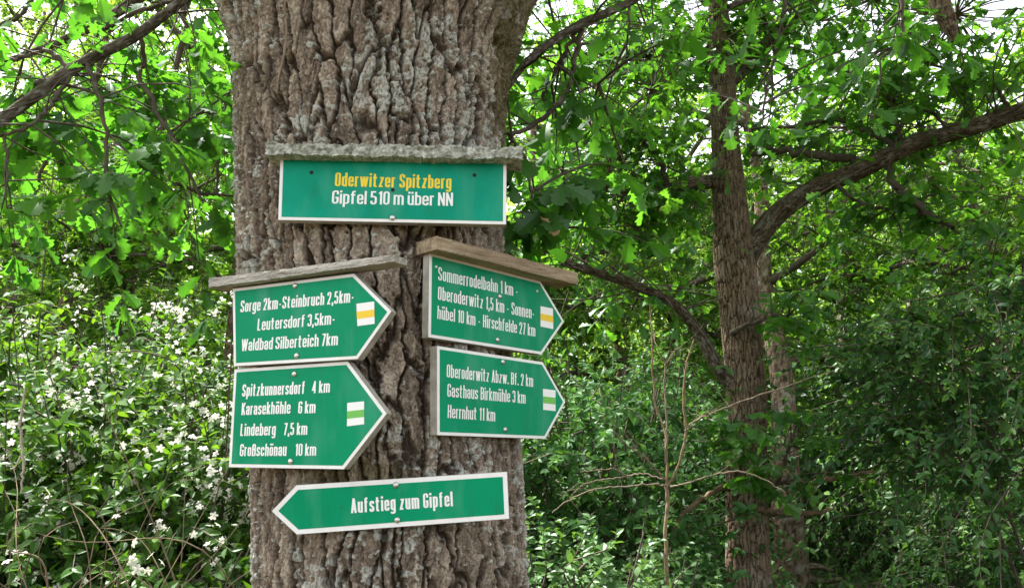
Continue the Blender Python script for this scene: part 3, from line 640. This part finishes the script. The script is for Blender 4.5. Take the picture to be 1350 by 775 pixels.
# ------------------------------------------------------------------ bushes and trees on the right and behind
def bush(name, label, px, Y, h, wd, n, size, mat, seed, tpl=OVATE, group='green bushes under the trees', t0=.25, pairs=12, arch=(.15, .5), zmin=0.0, face=-.25, dz=(.4, 1.2)):
    rng = np.random.default_rng(seed); x = (px - 675) / FPX * Y * .98
    root = empty(name, (x, Y, 0), label, 'bush', group)
    a = rng.random(n) * 2 * math.pi; rad = rng.random(n) ** .5
    base = np.stack([x + np.cos(a) * rad * wd * .5, Y + np.sin(a) * rad * wd * .5, zmin + rng.random(n) * (h - zmin) * .8 * (1 - .3 * rad)], -1)
    L = rng.uniform(.5, 1.1, n) * .4 * max(.8, h * .75)
    d = nrmz(np.stack([np.cos(a) * .7, np.sin(a) * .7 + face, rng.uniform(*dz, n)], -1) + rng.normal(size=(n, 3)) * .3)
    C, tw, pos, f, nr, sz, tone = shoots(base, d, L, rng.uniform(*arch, n), rng, pairs, size, t0)
    ms = 14; a2 = rng.random(ms) * 6.28; t = np.linspace(0, 1, 9)
    Cs = np.array([x, Y, -.05]) + (np.stack([np.cos(a2) * .4 * wd, np.sin(a2) * .4 * wd, np.full(ms, h * .9)], -1) * rng.uniform(.6, 1, (ms, 1)))[:, None] * t[None, :, None]
    st = tubes(Cs, .014 * (1.1 - .8 * t)[None] * np.ones((ms, 1)), 6)
    mesh('stems', *join([tw, st]), M_TWIG, root); leaf_mesh('foliage', tpl, pos, f, nr, sz, tone, mat, root)
bush('spindle_bush', 'pale green young bush at the foot of the signed oak', 745, 4.0, 1.5, 1.0, 170, .075, L_LIGHT, 301, arch=(0, .15), dz=(1.0, 2.0))
bush('spindle_bush', 'small pale bush below the dead sapling', 835, 4.6, 1.3, .9, 130, .07, L_LIGHT, 302, arch=(0, .15), dz=(1.0, 2.0))
bush('sallow_bush', 'grey green bush behind the dead sapling', 770, 6.6, 3.2, 2.2, 700, .10, L_WILLOW, 303)
bush('sallow_bush', 'grey green bush between the signs and the slim oak', 835, 9.0, 3.3, 1.7, 560, .10, L_WILLOW, 304)
bush('sallow_bush', 'grey green bush half hidden by the lower right sign', 665, 7.2, 3.0, 2.0, 520, .10, L_WILLOW, 305)
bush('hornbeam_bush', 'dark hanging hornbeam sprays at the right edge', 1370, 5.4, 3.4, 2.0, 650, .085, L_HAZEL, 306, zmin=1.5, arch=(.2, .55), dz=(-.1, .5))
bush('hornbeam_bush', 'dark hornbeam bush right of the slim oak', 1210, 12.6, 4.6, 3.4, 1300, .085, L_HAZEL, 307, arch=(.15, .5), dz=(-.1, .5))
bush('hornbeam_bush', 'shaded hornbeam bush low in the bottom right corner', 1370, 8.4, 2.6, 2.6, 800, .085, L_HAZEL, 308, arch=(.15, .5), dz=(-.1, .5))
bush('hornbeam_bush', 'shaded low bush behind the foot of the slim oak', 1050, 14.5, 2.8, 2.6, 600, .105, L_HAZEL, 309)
tree('brown_trunk_tree', 'tree with brown bark directly behind the slim oak', 'tree', 1034, 10.5, 9, .19, 3.2, 2.8, 12, 900, 12, .11, L_FAR, 401)
T = [('leaning over the thicket at far left', -60, 12.0, 8.0, 402), ('bright crown above the thicket', 140, 13.5, 9.5, 403), ('bright crown just left of the signed oak', 290, 12.5, 9.5, 404),
     ('slender one just right of the signed oak', 720, 12.5, 9.5, 405), ('between the signed oak and the slim oak', 830, 15.0, 9, 406), ('farther back between the two oaks', 900, 17.5, 10, 407),
     ('under the long right bough', 1130, 13.5, 8, 408), ('at the right edge of the wood', 1330, 11.0, 7.5, 409), ('far behind the long right bough', 1230, 18.0, 10.5, 410), ('far back at left behind the thicket', 60, 17, 13, 411), ('tall at the back behind the hanging bough', 200, 21, 16, 413), ('tall at the back at the left edge', -20, 22, 17, 414), ('far back behind the signed oak', 560, 15, 11, 412)]
tree('shading_hornbeam', 'hornbeam added at the right edge to shade the corner below', 'tree', 675, 3.2, 8.5, .16, 3.4, 2.6, 14, 1000, 12, .10, L_HAZEL, 431, base=(5.6, 3.2))  # added tree, mostly out of view, keeps sky light off the bottom right
for lab, px, Y, h, sd in T:
    tree('broadleaf_tree', 'green broadleaf tree ' + lab, 'tree', px, Y, h, .09 + .006 * Y, 1.3, 1.9 + .07 * Y, 16, 1400, 17, .075 + .0032 * Y, L_HAZED if Y > 14.5 else L_FAR, sd)
def woodland():
    rng = np.random.default_rng(77); n = 75000; az = rng.uniform(-1.0, 1.0, n); d = rng.uniform(27, 40, n)
    hmax = 9 + 7 * fbm(az * 6 + 50, d * .1, 10000, 9, 3)
    z = rng.random(n) ** .8 * hmax; lump = rng.normal(size=(n, 3)) * .5
    pos = np.stack([np.sin(az) * d, np.cos(az) * d, z], -1) + lump
    f = rng.normal(size=(n, 3)) + np.array([0, 0, -.4]); nr = np.array([0, 0, 1.]) + rng.normal(size=(n, 3)) * .5
    o = leaf_mesh('woodland', SIMPLE, pos, f, nr, rng.uniform(.3, .6, n), rng.random(n), L_HAZED, None)
    tag(o, 'distant green wood closing the view behind all the trees', None, kind='stuff')
woodland()
def undergrowth():
    rng = np.random.default_rng(78); n = 9000; az = rng.uniform(-.75, .75, n); d = 3.2 + 22 * rng.random(n) ** 1.3
    b = np.stack([np.sin(az) * d, np.cos(az) * d, rng.random(n) * .18], -1)
    pos = np.repeat(b, 5, 0) + rng.normal(size=(n * 5, 3)) * np.array([.12, .12, .08]); m = len(pos); pos[:, 2] = np.abs(pos[:, 2])
    f = rng.normal(size=(m, 3)) * np.array([1, 1, .3]); nr = np.array([0, 0, 1.]) + rng.normal(size=(m, 3)) * .3
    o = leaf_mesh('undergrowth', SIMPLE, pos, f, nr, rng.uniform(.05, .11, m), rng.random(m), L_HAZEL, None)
    tag(o, 'low leafy undergrowth covering the shaded forest floor', None, kind='stuff')
undergrowth()
def fallen():
    Y = 11.0
    root = empty('fallen_branch', (P(1060, 755, Y)[0], Y, .1), 'forked fallen branch lying on the ground behind the slim oak', 'branch')
    for k, pp in enumerate(([(1010, 772, 10, Y), (1035, 762, 10, Y), (1052, 753, 9, Y), (1072, 746, 8, Y), (1098, 752, 5, Y)], [(1046, 757, 7, Y), (1060, 760, 8, Y - .1), (1080, 766, 8, Y - .2), (1110, 763, 6, Y - .3)])):
        q, r = path(pp); bark_tube('log' if k == 0 else 'side_branch', q, r, M_PALE if k == 5 else M_BARK2, root, 24, 60, .5, .01, 120 + k, cap=True)
fallen()

# ------------------------------------------------------------------ signs
M_WHITE = simple_mat('white sign paint', (.84, .84, .83), .45, col2=(.76, .75, .71), vscale=22)
M_LET = simple_mat('white lettering', (.84, .84, .82), .5)
M_YEL = simple_mat('yellow paint', (.86, .64, .010), .5)
M_MARKY = simple_mat('yellow trail stripe', (.84, .56, .01), .5)
M_MARKG = simple_mat('green trail stripe', (.14, .48, .07), .5)
def sign_green(name, c1, c2):
    m = simple_mat(name, c1, .45, col2=c2, vscale=3.2, bump=.03, bscale=30, spec=.10)
    N, Lk = m.node_tree.nodes, m.node_tree.links; b = next(n for n in N if n.type == 'BSDF_PRINCIPLED'); src = b.inputs['Base Color'].links[0].from_socket
    tc = N.new('ShaderNodeTexCoord'); mp = N.new('ShaderNodeMapping'); mp.vector_type = 'TEXTURE'; mp.inputs['Scale'].default_value = (1, 1, 3.5); Lk.new(tc.outputs['Object'], mp.inputs[0])
    prev = src
    for sc_, lo, hi, col, f in ((150, .66, .74, (.03, .06, .04), .7), (13, .50, .78, (.10, .36, .24), .5), (34, .60, .78, (.02, .15, .085), .45)):
        n = N.new('ShaderNodeTexNoise'); n.inputs['Scale'].default_value = sc_; n.inputs['Detail'].default_value = 4; Lk.new((tc.outputs['Object'] if sc_ == 150 else mp.outputs[0]), n.inputs[0])
        rp = ramp(N, [(lo, (0, 0, 0)), (hi, (f, f, f))]); Lk.new(n.outputs[0], rp.inputs[0])
        mx = N.new('ShaderNodeMix'); mx.data_type = 'RGBA'; Lk.new(rp.outputs[0], mx.inputs[0]); Lk.new(prev, mx.inputs[6]); mx.inputs[7].default_value = (*col, 1); prev = mx.outputs[2]
    Lk.new(prev, b.inputs['Base Color']); return m
M_GREEN = sign_green('green enamel', (.0, .245, .108), (.0, .285, .135))
M_TEAL = sign_green('faded teal enamel', (.0, .255, .15), (.003, .34, .23))
M_BOARD = simple_mat('weathered board', (.30, .28, .23), .85, col2=(.46, .44, .38), vscale=30, bump=.5, bscale=150)
M_STEEL = simple_mat('screw steel', (.55, .53, .50), .35, 1.0)
M_HOLE = simple_mat('dark hole', (.012, .012, .011), .9)
M_PLANKG = simple_mat('grey weathered plank', (.25, .23, .195), .92, col2=(.52, .495, .44), vscale=55, bump=1, bscale=120, stretch=(9, 1, 1), turn=-23)
M_PLANKB = simple_mat('tan plank', (.20, .145, .085), .9, col2=(.42, .33, .22), vscale=60, bump=1, bscale=130, stretch=(10, 1, 1), turn=45)
M_LICH = simple_mat('lichen crust', (.19, .195, .15), .97, col2=(.64, .66, .58), vscale=62, bump=1.0, bscale=260)

class Frame:                                          # the plane of one sign, with its own u (along) and v (up)
    def __init__(s, yaw, z, lift, a, b):
        s.n = np.array([math.sin(yaw), -math.cos(yaw), 0.]); rmax = max(tr_r(z - .1), tr_r(z), tr_r(z + .1))
        c = np.array([tr_c(z), YC, z]); s.p0 = c + s.n * (rmax + lift)
        A, B = s.hit(*a), s.hit(*b); s.o = A; s.u = nrmz(B - A); s.v = np.cross(s.n, s.u) * -1
        if s.v[2] < 0: s.v = -s.v
    def hit(s, px, py):
        d = ray(px, py); t = ((s.p0 - EYE) @ s.n) / (d @ s.n); return EYE + d * t
    def uv(s, px, py):
        q = s.hit(px, py) - s.o; return np.array([q @ s.u, q @ s.v])
    def xyz(s, uv, h=0.): uv = np.asarray(uv, float); return s.o + uv[..., :1] * s.u + uv[..., 1:2] * s.v + np.asarray(h)[..., None] * s.n if np.ndim(h) else s.o + uv[..., :1] * s.u + uv[..., 1:2] * s.v + h * s.n
def bm_obj(name, bm, mat, parent, smooth=False):
    bmesh.ops.recalc_face_normals(bm, faces=bm.faces[:])
    me = bpy.data.meshes.new(name); bm.to_mesh(me); bm.free(); me.materials.append(mat)
    if smooth:
        for p in me.polygons: p.use_smooth = True
    return link(bpy.data.objects.new(name, me), parent)
def prism(name, fr, poly, h0, h1, mat, parent, bevel=0.0):
    bm = bmesh.new(); lo = [bm.verts.new(fr.xyz(p, h0)) for p in poly]; hi = [bm.verts.new(fr.xyz(p, h1)) for p in poly]; n = len(poly)
    bm.faces.new(lo); bm.faces.new(hi)
    for i in range(n): bm.faces.new((lo[i], lo[(i + 1) % n], hi[(i + 1) % n], hi[i]))
    if bevel: bmesh.ops.bevel(bm, geom=bm.edges[:], offset=bevel, segments=2, affect='EDGES')
    return bm_obj(name, bm, mat, parent)
def inset(poly, w):
    poly = np.asarray(poly, float); n = len(poly); out = []; area = sum(poly[i][0] * poly[(i + 1) % n][1] - poly[(i + 1) % n][0] * poly[i][1] for i in range(n)); sg = 1 if area > 0 else -1
    for i in range(n):
        a, b, c = poly[i - 1], poly[i], poly[(i + 1) % n]; d1 = nrmz(b - a); d2 = nrmz(c - b)
        n1 = np.array([-d1[1], d1[0]]) * sg; n2 = np.array([-d2[1], d2[0]]) * sg
        out.append(b + (n1 + n2) * w / (1 + n1 @ n2))
    return np.array(out)

# narrow grotesque lettering drawn as strokes; x 0..1 across a glyph, y in cap heights
X, D = .745, -.23; hs_ = .058; x_, c_, b_, d_ = X - hs_, 1 - hs_, hs_, D + hs_
G = {
 'O': (1, [[(0, b_), (0, c_), (1, c_), (1, b_), 'c']]), '0': (.95, [[(0, b_), (0, c_), (1, c_), (1, b_), 'c']]),
 'G': (1, [[(1, .70), (1, c_), (0, c_), (0, b_), (1, b_), (1, .46, 0), (.5, .46)]]), 'S': (1, [[(1, .72), (1, c_), (0, c_), (0, .56), (1, .44), (1, b_), (0, b_), (0, .28)]]),
 'N': (1.05, [[(0, 0), (0, 1)], [(1, 0), (1, 1)], [(0, .93), (1, .07)]]), 'L': (.8, [[(0, 1), (0, b_, 0), (1.05, b_)]]),
 'W': (1.9, [[(0, 1), (.25, 0)], [(.25, 0), (.5, 1)], [(.5, 1), (.75, 0)], [(.75, 0), (1, 1)]]), 'K': (1, [[(0, 0), (0, 1)], [(1, 1), (.05, .42)], [(.3, .6), (1.04, 0)]]),
 'A': (1.15, [[(0, 0), (.5, 1)], [(.5, 1), (1, 0)], [(.2, .26), (.8, .26)]]), 'H': (1, [[(0, 0), (0, 1)], [(1, 0), (1, 1)], [(0, .52), (1, .52)]]),
 'B': (1, [[(0, c_), (1, c_), (1, .53), (0, .53)], [(.7, .53), (1, .53), (1, b_), (0, b_)], [(0, 0), (0, 1)]]),
 'a': (.9, [[(0, .50), (0, x_), (1, x_), (1, 0)], [(1, .41), (0, .41), (0, b_), (1, b_)]]), 'b': (.92, [[(0, 0), (0, 1)], [(0, x_), (1, x_), (1, b_), (0, b_)]]),
 'c': (.88, [[(1, .48), (1, x_), (0, x_), (0, b_), (1, b_), (1, .26)]]), 'd': (.92, [[(1, 0), (1, 1)], [(1, x_), (0, x_), (0, b_), (1, b_)]]),
 'e': (.92, [[(0, .37), (1, .37, 0), (1, x_), (0, x_), (0, b_), (1, b_), (1, .22)]]), 'f': (.72, [[(1.15, c_), (.32, c_), (.32, 0)], [(-.28, x_), (1.1, x_)]]),
 'g': (.92, [[(1, X), (1, d_), (0, d_), (0, -.08)], [(1, x_), (0, x_), (0, b_ + .02), (1, b_ + .02)]]), 'h': (.9, [[(0, 0), (0, 1)], [(0, x_), (1, x_), (1, 0)]]),
 'i': (0, [[(0, 0), (0, X)], [(0, .85), (0, 1)]]), 'k': (.88, [[(0, 0), (0, 1)], [(1, X), (.05, .30)], [(.3, .44), (1.04, 0)]]), 'l': (0, [[(0, 0), (0, 1)]]),
 'm': (1.75, [[(0, 0), (0, X)], [(0, x_), (.5, x_), (.5, 0)], [(.5, x_), (1, x_), (1, 0)]]), 'n': (.9, [[(0, 0), (0, X)], [(0, x_), (1, x_), (1, 0)]]),
 'o': (.9, [[(0, b_), (0, x_), (1, x_), (1, b_), 'c']]), 'p': (.92, [[(0, D), (0, X)], [(0, x_), (1, x_), (1, b_), (0, b_)]]),
 'r': (.5, [[(0, 0), (0, X)], [(0, x_ - .04), (.3, x_), (1.35, x_)]]), 's': (.85, [[(1, .53), (1, x_), (0, x_), (0, .42), (1, .33), (1, b_), (0, b_), (0, .22)]]),
 't': (.78, [[(.3, .96), (.3, b_), (1.05, b_)], [(-.32, x_), (1.1, x_)]]), 'u': (.9, [[(0, X), (0, b_), (1, b_)], [(1, 0), (1, X)]]),
 'w': (1.8, [[(0, X), (.25, 0)], [(.25, 0), (.5, X)], [(.5, X), (.75, 0)], [(.75, 0), (1, X)]]), 'z': (.85, [[(0, x_), (.95, x_, 0), (.05, b_, 0), (1, b_)]]),
 'ß': (1, [[(0, 0), (0, c_), (.92, c_), (.92, .56), (.4, .56)], [(.4, .56), (1, .5), (1, b_), (.4, b_)]]),
 '1': (.45, [[(1, 0), (1, 1)], [(0, .80), (1, .93)]]), '2': (.92, [[(0, .70), (0, c_), (1, c_), (1, .60), (.05, b_, 0), (1.05, b_)]]),
 '3': (.92, [[(0, .74), (0, c_), (1, c_), (1, .54), (.35, .53)], [(.35, .53), (1, .52), (1, b_), (0, b_), (0, .26)]]), '4': (1, [[(.74, 0), (.74, 1)], [(.74, .96), (-.02, .27, 0), (1.12, .27)]]),
 '5': (.92, [[(1, c_), (.05, c_, 0), (.02, .52, 0)], [(.02, .58), (1, .58), (1, b_), (0, b_), (0, .26)]]), '6': (.95, [[(1, .74), (1, c_), (0, c_), (0, b_), (1, b_), (1, .57), (.05, .57)]]),
 '7': (.9, [[(-.05, c_), (1, c_, 0), (.3, 0)]]), ',': (0, [[(.0, .15), (0, 0), (-.05, -.13)]]), '.': (0, [[(0, 0), (0, .15)]]), '-': (.62, [[(0, .36), (1, .36)]]), ' ': (0, []),
}
for a, b in (('ö', 'o'), ('ü', 'u')): G[a] = (G[b][0], G[b][1] + [[(.14, .86), (.14, 1)], [(.86, .86), (.86, 1)]])
def fillet(pts, closed, rad):
    n = len(pts); out = []
    for i, p in enumerate(pts):
        p2 = np.array(p[:2], float)
        if not closed and i in (0, n - 1): out.append(p2); continue
        r = rad if len(p) < 3 else p[2]; a = np.array(pts[i - 1][:2], float); c = np.array(pts[(i + 1) % n][:2], float)
        la, lc = np.linalg.norm(a - p2), np.linalg.norm(c - p2); r = min(r, la * .5, lc * .5)
        if r < 1e-4: out.append(p2); continue
        q0 = p2 + (a - p2) / la * r; q2 = p2 + (c - p2) / lc * r
        for t in (0, .25, .5, .75, 1): out.append((1 - t) ** 2 * q0 + 2 * t * (1 - t) * p2 + t * t * q2)
    return np.array(out)
def ribbon(pts, closed, hw):
    ay = .74; pts = pts * np.array([1, 1 / ay]); n = len(pts); L = []; Rr = []
    for i in range(n):
        if closed: a, b, c = pts[i - 1], pts[i], pts[(i + 1) % n]
        else: a, b, c = pts[max(0, i - 1)], pts[i], pts[min(n - 1, i + 1)]
        d1 = b - a if np.linalg.norm(b - a) > 1e-6 else c - b; d2 = c - b if np.linalg.norm(c - b) > 1e-6 else d1
        d1 = nrmz(d1); d2 = nrmz(d2); n1 = np.array([-d1[1], d1[0]]); n2 = np.array([-d2[1], d2[0]]); m = (n1 + n2) / max(.35, 1 + n1 @ n2)
        L.append(b + m * hw); Rr.append(b - m * hw)
    V = np.array(L + Rr) * np.array([1, ay]); F = [(i, (i + 1) % n, n + (i + 1) % n, n + i) for i in range(n if closed else n - 1)]
    return V, np.array(F)
def lettering(fr, text, p0, p1, cap_px, height, mat, parent, stem=.152):
    if abs(fr.n[0]) > .6: stem = .118
    A = fr.uv(*p0); B = fr.uv(*p1); cap = fr.uv(p0[0], p0[1] - cap_px)[1] - A[1]; d = nrmz(B - A); up = np.array([-d[1], d[0]])
    if up[1] < 0: up = -up
    tot = np.linalg.norm(B - A) / cap; gap = .075
    fixed = sum(stem + gap if ch != ' ' else .20 for ch in text) - gap; wsum = sum(G[ch][0] for ch in text); k = max(.1, (tot - fixed) / wsum)
    x = 0.; Vs = []; Fs = []; o = 0; lay = 0
    for ch in text:
        wg, strokes = G[ch]
        if ch == ' ': x += .20; continue
        for st in strokes:
            closed = st[-1] == 'c'; q = [((p[0] * wg * k if wg else p[0] * .3) + x + stem / 2, *p[1:]) for p in st if p != 'c']
            V, F = ribbon(fillet(q, closed, .21), closed, stem / 2)
            uv = A + V[:, :1] * cap * d + V[:, 1:2] * cap * up
            Vs.append(fr.xyz(uv, height + .00005 * (lay % 4))); Fs.append(F + o); o += len(V); lay += 1
        x += wg * k + stem + gap
    return mesh('lettering', np.concatenate(Vs), np.concatenate(Fs), mat, parent, False)
def screw(fr, px, py, h, parent, r=.0075, mat=None, name='screw'):
    c = fr.uv(px, py); bm = bmesh.new(); k = 14; rings = [(r, 0), (r, .0015), (r * .8, .0035), (r * .35, .0046)]
    vs = [[bm.verts.new(fr.xyz(c + np.array([math.cos(2 * math.pi * j / k), math.sin(2 * math.pi * j / k)]) * a, h + b)) for j in range(k)] for a, b in rings]
    for a, b in zip(vs[:-1], vs[1:]):
        for j in range(k): bm.faces.new((a[j], a[(j + 1) % k], b[(j + 1) % k], b[j]))
    bm.faces.new(vs[-1])
    return bm_obj(name, bm, mat or M_STEEL, parent, True)
def disc(fr, px, py, h, parent, r, mat, name):
    c = fr.uv(px, py); k = 12; V = [fr.xyz(c + np.array([math.cos(2 * math.pi * j / k), math.sin(2 * math.pi * j / k)]) * r, h) for j in range(k)]
    return mesh(name, np.array(V), np.arange(k)[None], mat, parent, False)
def plank(fr, top_a, top_b, thick_a, thick_b, front, back, mat, parent, seed, crust=None, name='roof_board'):
    """a rough-sawn plank whose front edge top runs between two pixels of the sign plane pushed forward"""
    rng = np.random.default_rng(seed); fr2 = Frame.__new__(Frame); fr2.n = fr.n; fr2.p0 = fr.p0 + fr.n * front; fr2.o = fr.o; fr2.u = fr.u; fr2.v = fr.v
    A, B = fr2.hit(*top_a), fr2.hit(*top_b); A2, B2 = fr2.hit(top_a[0], top_a[1] + thick_a), fr2.hit(top_b[0], top_b[1] + thick_b); m = 150; ks = 14
    prof = [(0, 0)] + [(0, q) for q in (.2, .4, .6, .8)] + [(0, 1)] + [(q, 1) for q in (.25, .5, .75)] + [(1, 1), (1, .5), (1, 0), (.66, 0), (.33, 0)]
    V = []; dn = -(front + back)
    for i in range(m):
        t = i / (m - 1); a = A + (B - A) * t; b = A2 + (B2 - A2) * t
        for (q, s) in prof:
            p = b + (a - b) * s + fr.n * dn * q
            j = crust if crust else .0012
            w1 = (fbm(np.array([t * 30 + q * 7]), np.array([s * 6 + seed]), 9999, seed, 3)[0] - .5) * 2
            p = p + fr.v * w1 * j * (1 if s > .9 or s < .1 else .3) + fr.n * ((fbm(np.array([t * 40 + 9]), np.array([s * 5.]), 9999, seed + 3, 3)[0] - .5) * 2 * j if q == 0 else 0) + rng.normal(size=3) * j * .22
            V.append(p)
    k = len(prof); i = np.arange(m - 1)[:, None] * k; j = np.arange(k)[None]; j2 = (j + 1) % k
    F = np.stack([i + j, i + j2, i + k + j2, i + k + j], -1).reshape(-1, 4)
    caps = []
    for q in (0, (m - 1) * k):
        c = np.mean(V[q:q + k], axis=0); V.append(c); caps += [(q + jj, q + (jj + 1) % k, len(V) - 1) for jj in range(k)]
    return mesh(name, np.array(V), [F, np.array(caps)], mat, parent, False)

def sign(label, yaw, z, corners, border_px, lines, screws, base, green=M_GREEN, mark=None, pieces=None, thick=.024, lift=.03, up_edge=(0, 1)):
    fr = Frame(R(yaw), z, lift, *base)
    root = empty('trail_sign', fr.xyz((0, 0)), label, 'sign', 'green trail signs on the oak')
    poly = [fr.uv(*c) for c in corners]
    prism('board', fr, poly, -thick, 0, M_BOARD, root, .0015)
    bw = border_px / FPX * depth(fr.o)
    prism('border', fr, inset(poly, .0008), .0003, .0016, M_WHITE, root)
    pn = prism('panel', fr, inset(poly, bw), .0018, .0022, green, root)
    for t in lines: lettering(fr, t[0], t[1], t[2], t[3], .0026, t[4] if len(t) > 4 else M_LET, root)
    if mark:
        q = [fr.uv(*c) for c in mark[0]]; mk = prism('trail_mark', fr, q, .0024, .0029, M_LET, root)
        tl, tr, br, bl = q; s = [tl + (bl - tl) * .36, tr + (br - tr) * .36, tr + (br - tr) * .68, tl + (bl - tl) * .68]
        o = prism('stripe', fr, s, .0031, .0034, mark[1], mk)
    for s in screws:
        if s[2] == 'hole': disc(fr, s[0], s[1], .0030, root, .0055, M_HOLE, 'screw_hole')
        elif s[2] == 'dot': screw(fr, s[0], s[1], .0024, root, .0035, M_LET, 'screw_cap')
        else: screw(fr, s[0], s[1], .0024, root)
    return fr, root

# the name board
fr, s = sign('wide teal name board headed in yellow, beneath the lichen covered plank', 2.5, 2.28, [(369.5, 207), (668, 212), (667.5, 296.5), (366.5, 290.5)], 4.6,
     [('Oderwitzer Spitzberg', (441.5, 246), (595, 249.5), 18, M_YEL), ('Gipfel 510 m über NN', (437.5, 269), (597, 272), 17.5)],
     [(411, 228, 'hole'), (625.5, 231.5, 'hole'), (518, 251, 'hole'), (517.5, 287.5, '')], ((366.5, 290.5), (667.5, 296.5)), M_TEAL)
pk = plank(fr, (350, 188), (689, 194), 15, 16, .04, .05, M_LICH, s, 5, .0055); tag(pk, 'grey lichen crusted plank over the sign')
# upper left
fr, s = sign('green arrow sign with yellow mark, under a sloping grey plank at left', -23, 2.0, [(307, 380.5), (467, 360.5), (516.7, 410.4), (472, 473.5), (308.5, 483)], 4.4,
     [('Sorge 2km-Steinbruch 2,5km-', (317.5, 412), (467.6, 398.5), 15.5), ('Leutersdorf 3,5km-', (340, 436), (442.5, 427.5), 15.5), ('Waldbad Silberteich 7km', (318.7, 463), (446, 455), 15.5)],
     [(390, 377, ''), (392, 469, '')], ((308.5, 483), (472, 473.5)), mark=([(470.7, 400.7), (494, 397.6), (494.7, 427), (472, 430)], M_MARKY))
pk = plank(fr, (275, 367), (521, 335.5), 12, 9, .03, .028, M_PLANKG, s, 6, .0022); tag(pk, 'grey weathered plank sloping over the sign')
# lower left
fr, s = sign('green arrow sign with green mark and four lines of places, lower left', -23, 1.84, [(309.4, 486.5), (459, 476), (510.6, 545), (453.7, 618.5), (302, 615.8)], 4.6,
     [('Spitzkunnersdorf', (319.8, 522.6), (402.6, 519), 16), ('4 km', (412, 518.4), (435.5, 517.2), 16), ('Karasekhöhle', (319, 547), (383.5, 545), 16), ('6 km', (393.7, 545), (416.5, 544.3), 16),
      ('Lindeberg', (317.5, 574.4), (364, 573.6), 16), ('7,5 km', (374.4, 573.4), (405.7, 572.8), 16), ('Großschönau', (316.7, 601), (378.3, 600.6), 16), ('10 km', (389.5, 600.6), (417.3, 600.3), 16)],
     [(389, 493, ''), (384, 608, '')], ((302, 615.8), (453.7, 618.5)), mark=([(458.7, 531), (480.8, 528.8), (480.8, 559), (458.3, 561.7)], M_MARKG))
# upper right
fr, s = sign('green arrow sign with yellow mark, under a tan plank at right', 45, 2.02, [(565.6, 333), (711.8, 370.4), (743.5, 423.8), (713.4, 467.5), (564, 444.7)], 4.6,
     [('Sommerrodelbahn 1 km -', (576.8, 369.6), (682, 391.5), 18), ('Oberoderwitz 1,5 km - Sonnen-', (576.4, 395.2), (703.7, 420.7), 18), ('hübel 10 km - Hirschfelde 27 km', (575.6, 420.3), (704.9, 443.9), 17.5)],
     [(658, 391, ''), (655, 448, ''), (574, 352, 'dot'), (707, 384, 'dot')], ((564, 444.7), (713.4, 467.5)), mark=([(711.8, 403.7), (728, 406.8), (728.5, 433.9), (711.8, 430.4)], M_MARKY), thick=.026)
pk = plank(fr, (576, 311), (762, 360), 17, 15, .05, .035, M_PLANKB, s, 7, .0016); tag(pk, 'tan plank sloping down over the sign')
# lower right
fr, s = sign('green arrow sign with green mark and three lines of places, lower right', 45, 1.86, [(575.6, 455.5), (715, 477), (745, 529.8), (718.4, 578.5), (575.6, 573.5)], 4.6,
     [('Oberoderwitz Abzw. Bf. 2 km', (588, 497.3), (702, 510), 17.5), ('Gasthaus Birkmühle 3 km', (588.8, 522.8), (692, 532), 17.5), ('Herrnhut 11 km', (589.2, 550.7), (651.9, 555.3), 17.5)],
     [(662, 477, ''), (665, 566, '')], ((575.6, 573.5), (718.4, 578.5)), mark=([(715, 512.4), (731.5, 514.3), (731.5, 541.8), (715.3, 540)], M_MARKG), thick=.028)
# bottom
fr, s = sign('long green arrow sign pointing left, lowest on the oak', 1, 1.6, [(358, 673.5), (390.7, 639), (668.7, 621.3), (671.6, 683.6), (391.3, 704.3)], 6.4,
     [('Aufstieg zum Gipfel', (463, 676), (597.3, 666.7), 19.5)], [(522, 639, ''), (524, 685, '')], ((391.3, 704.3), (671.6, 683.6)), thick=.008, lift=.02)
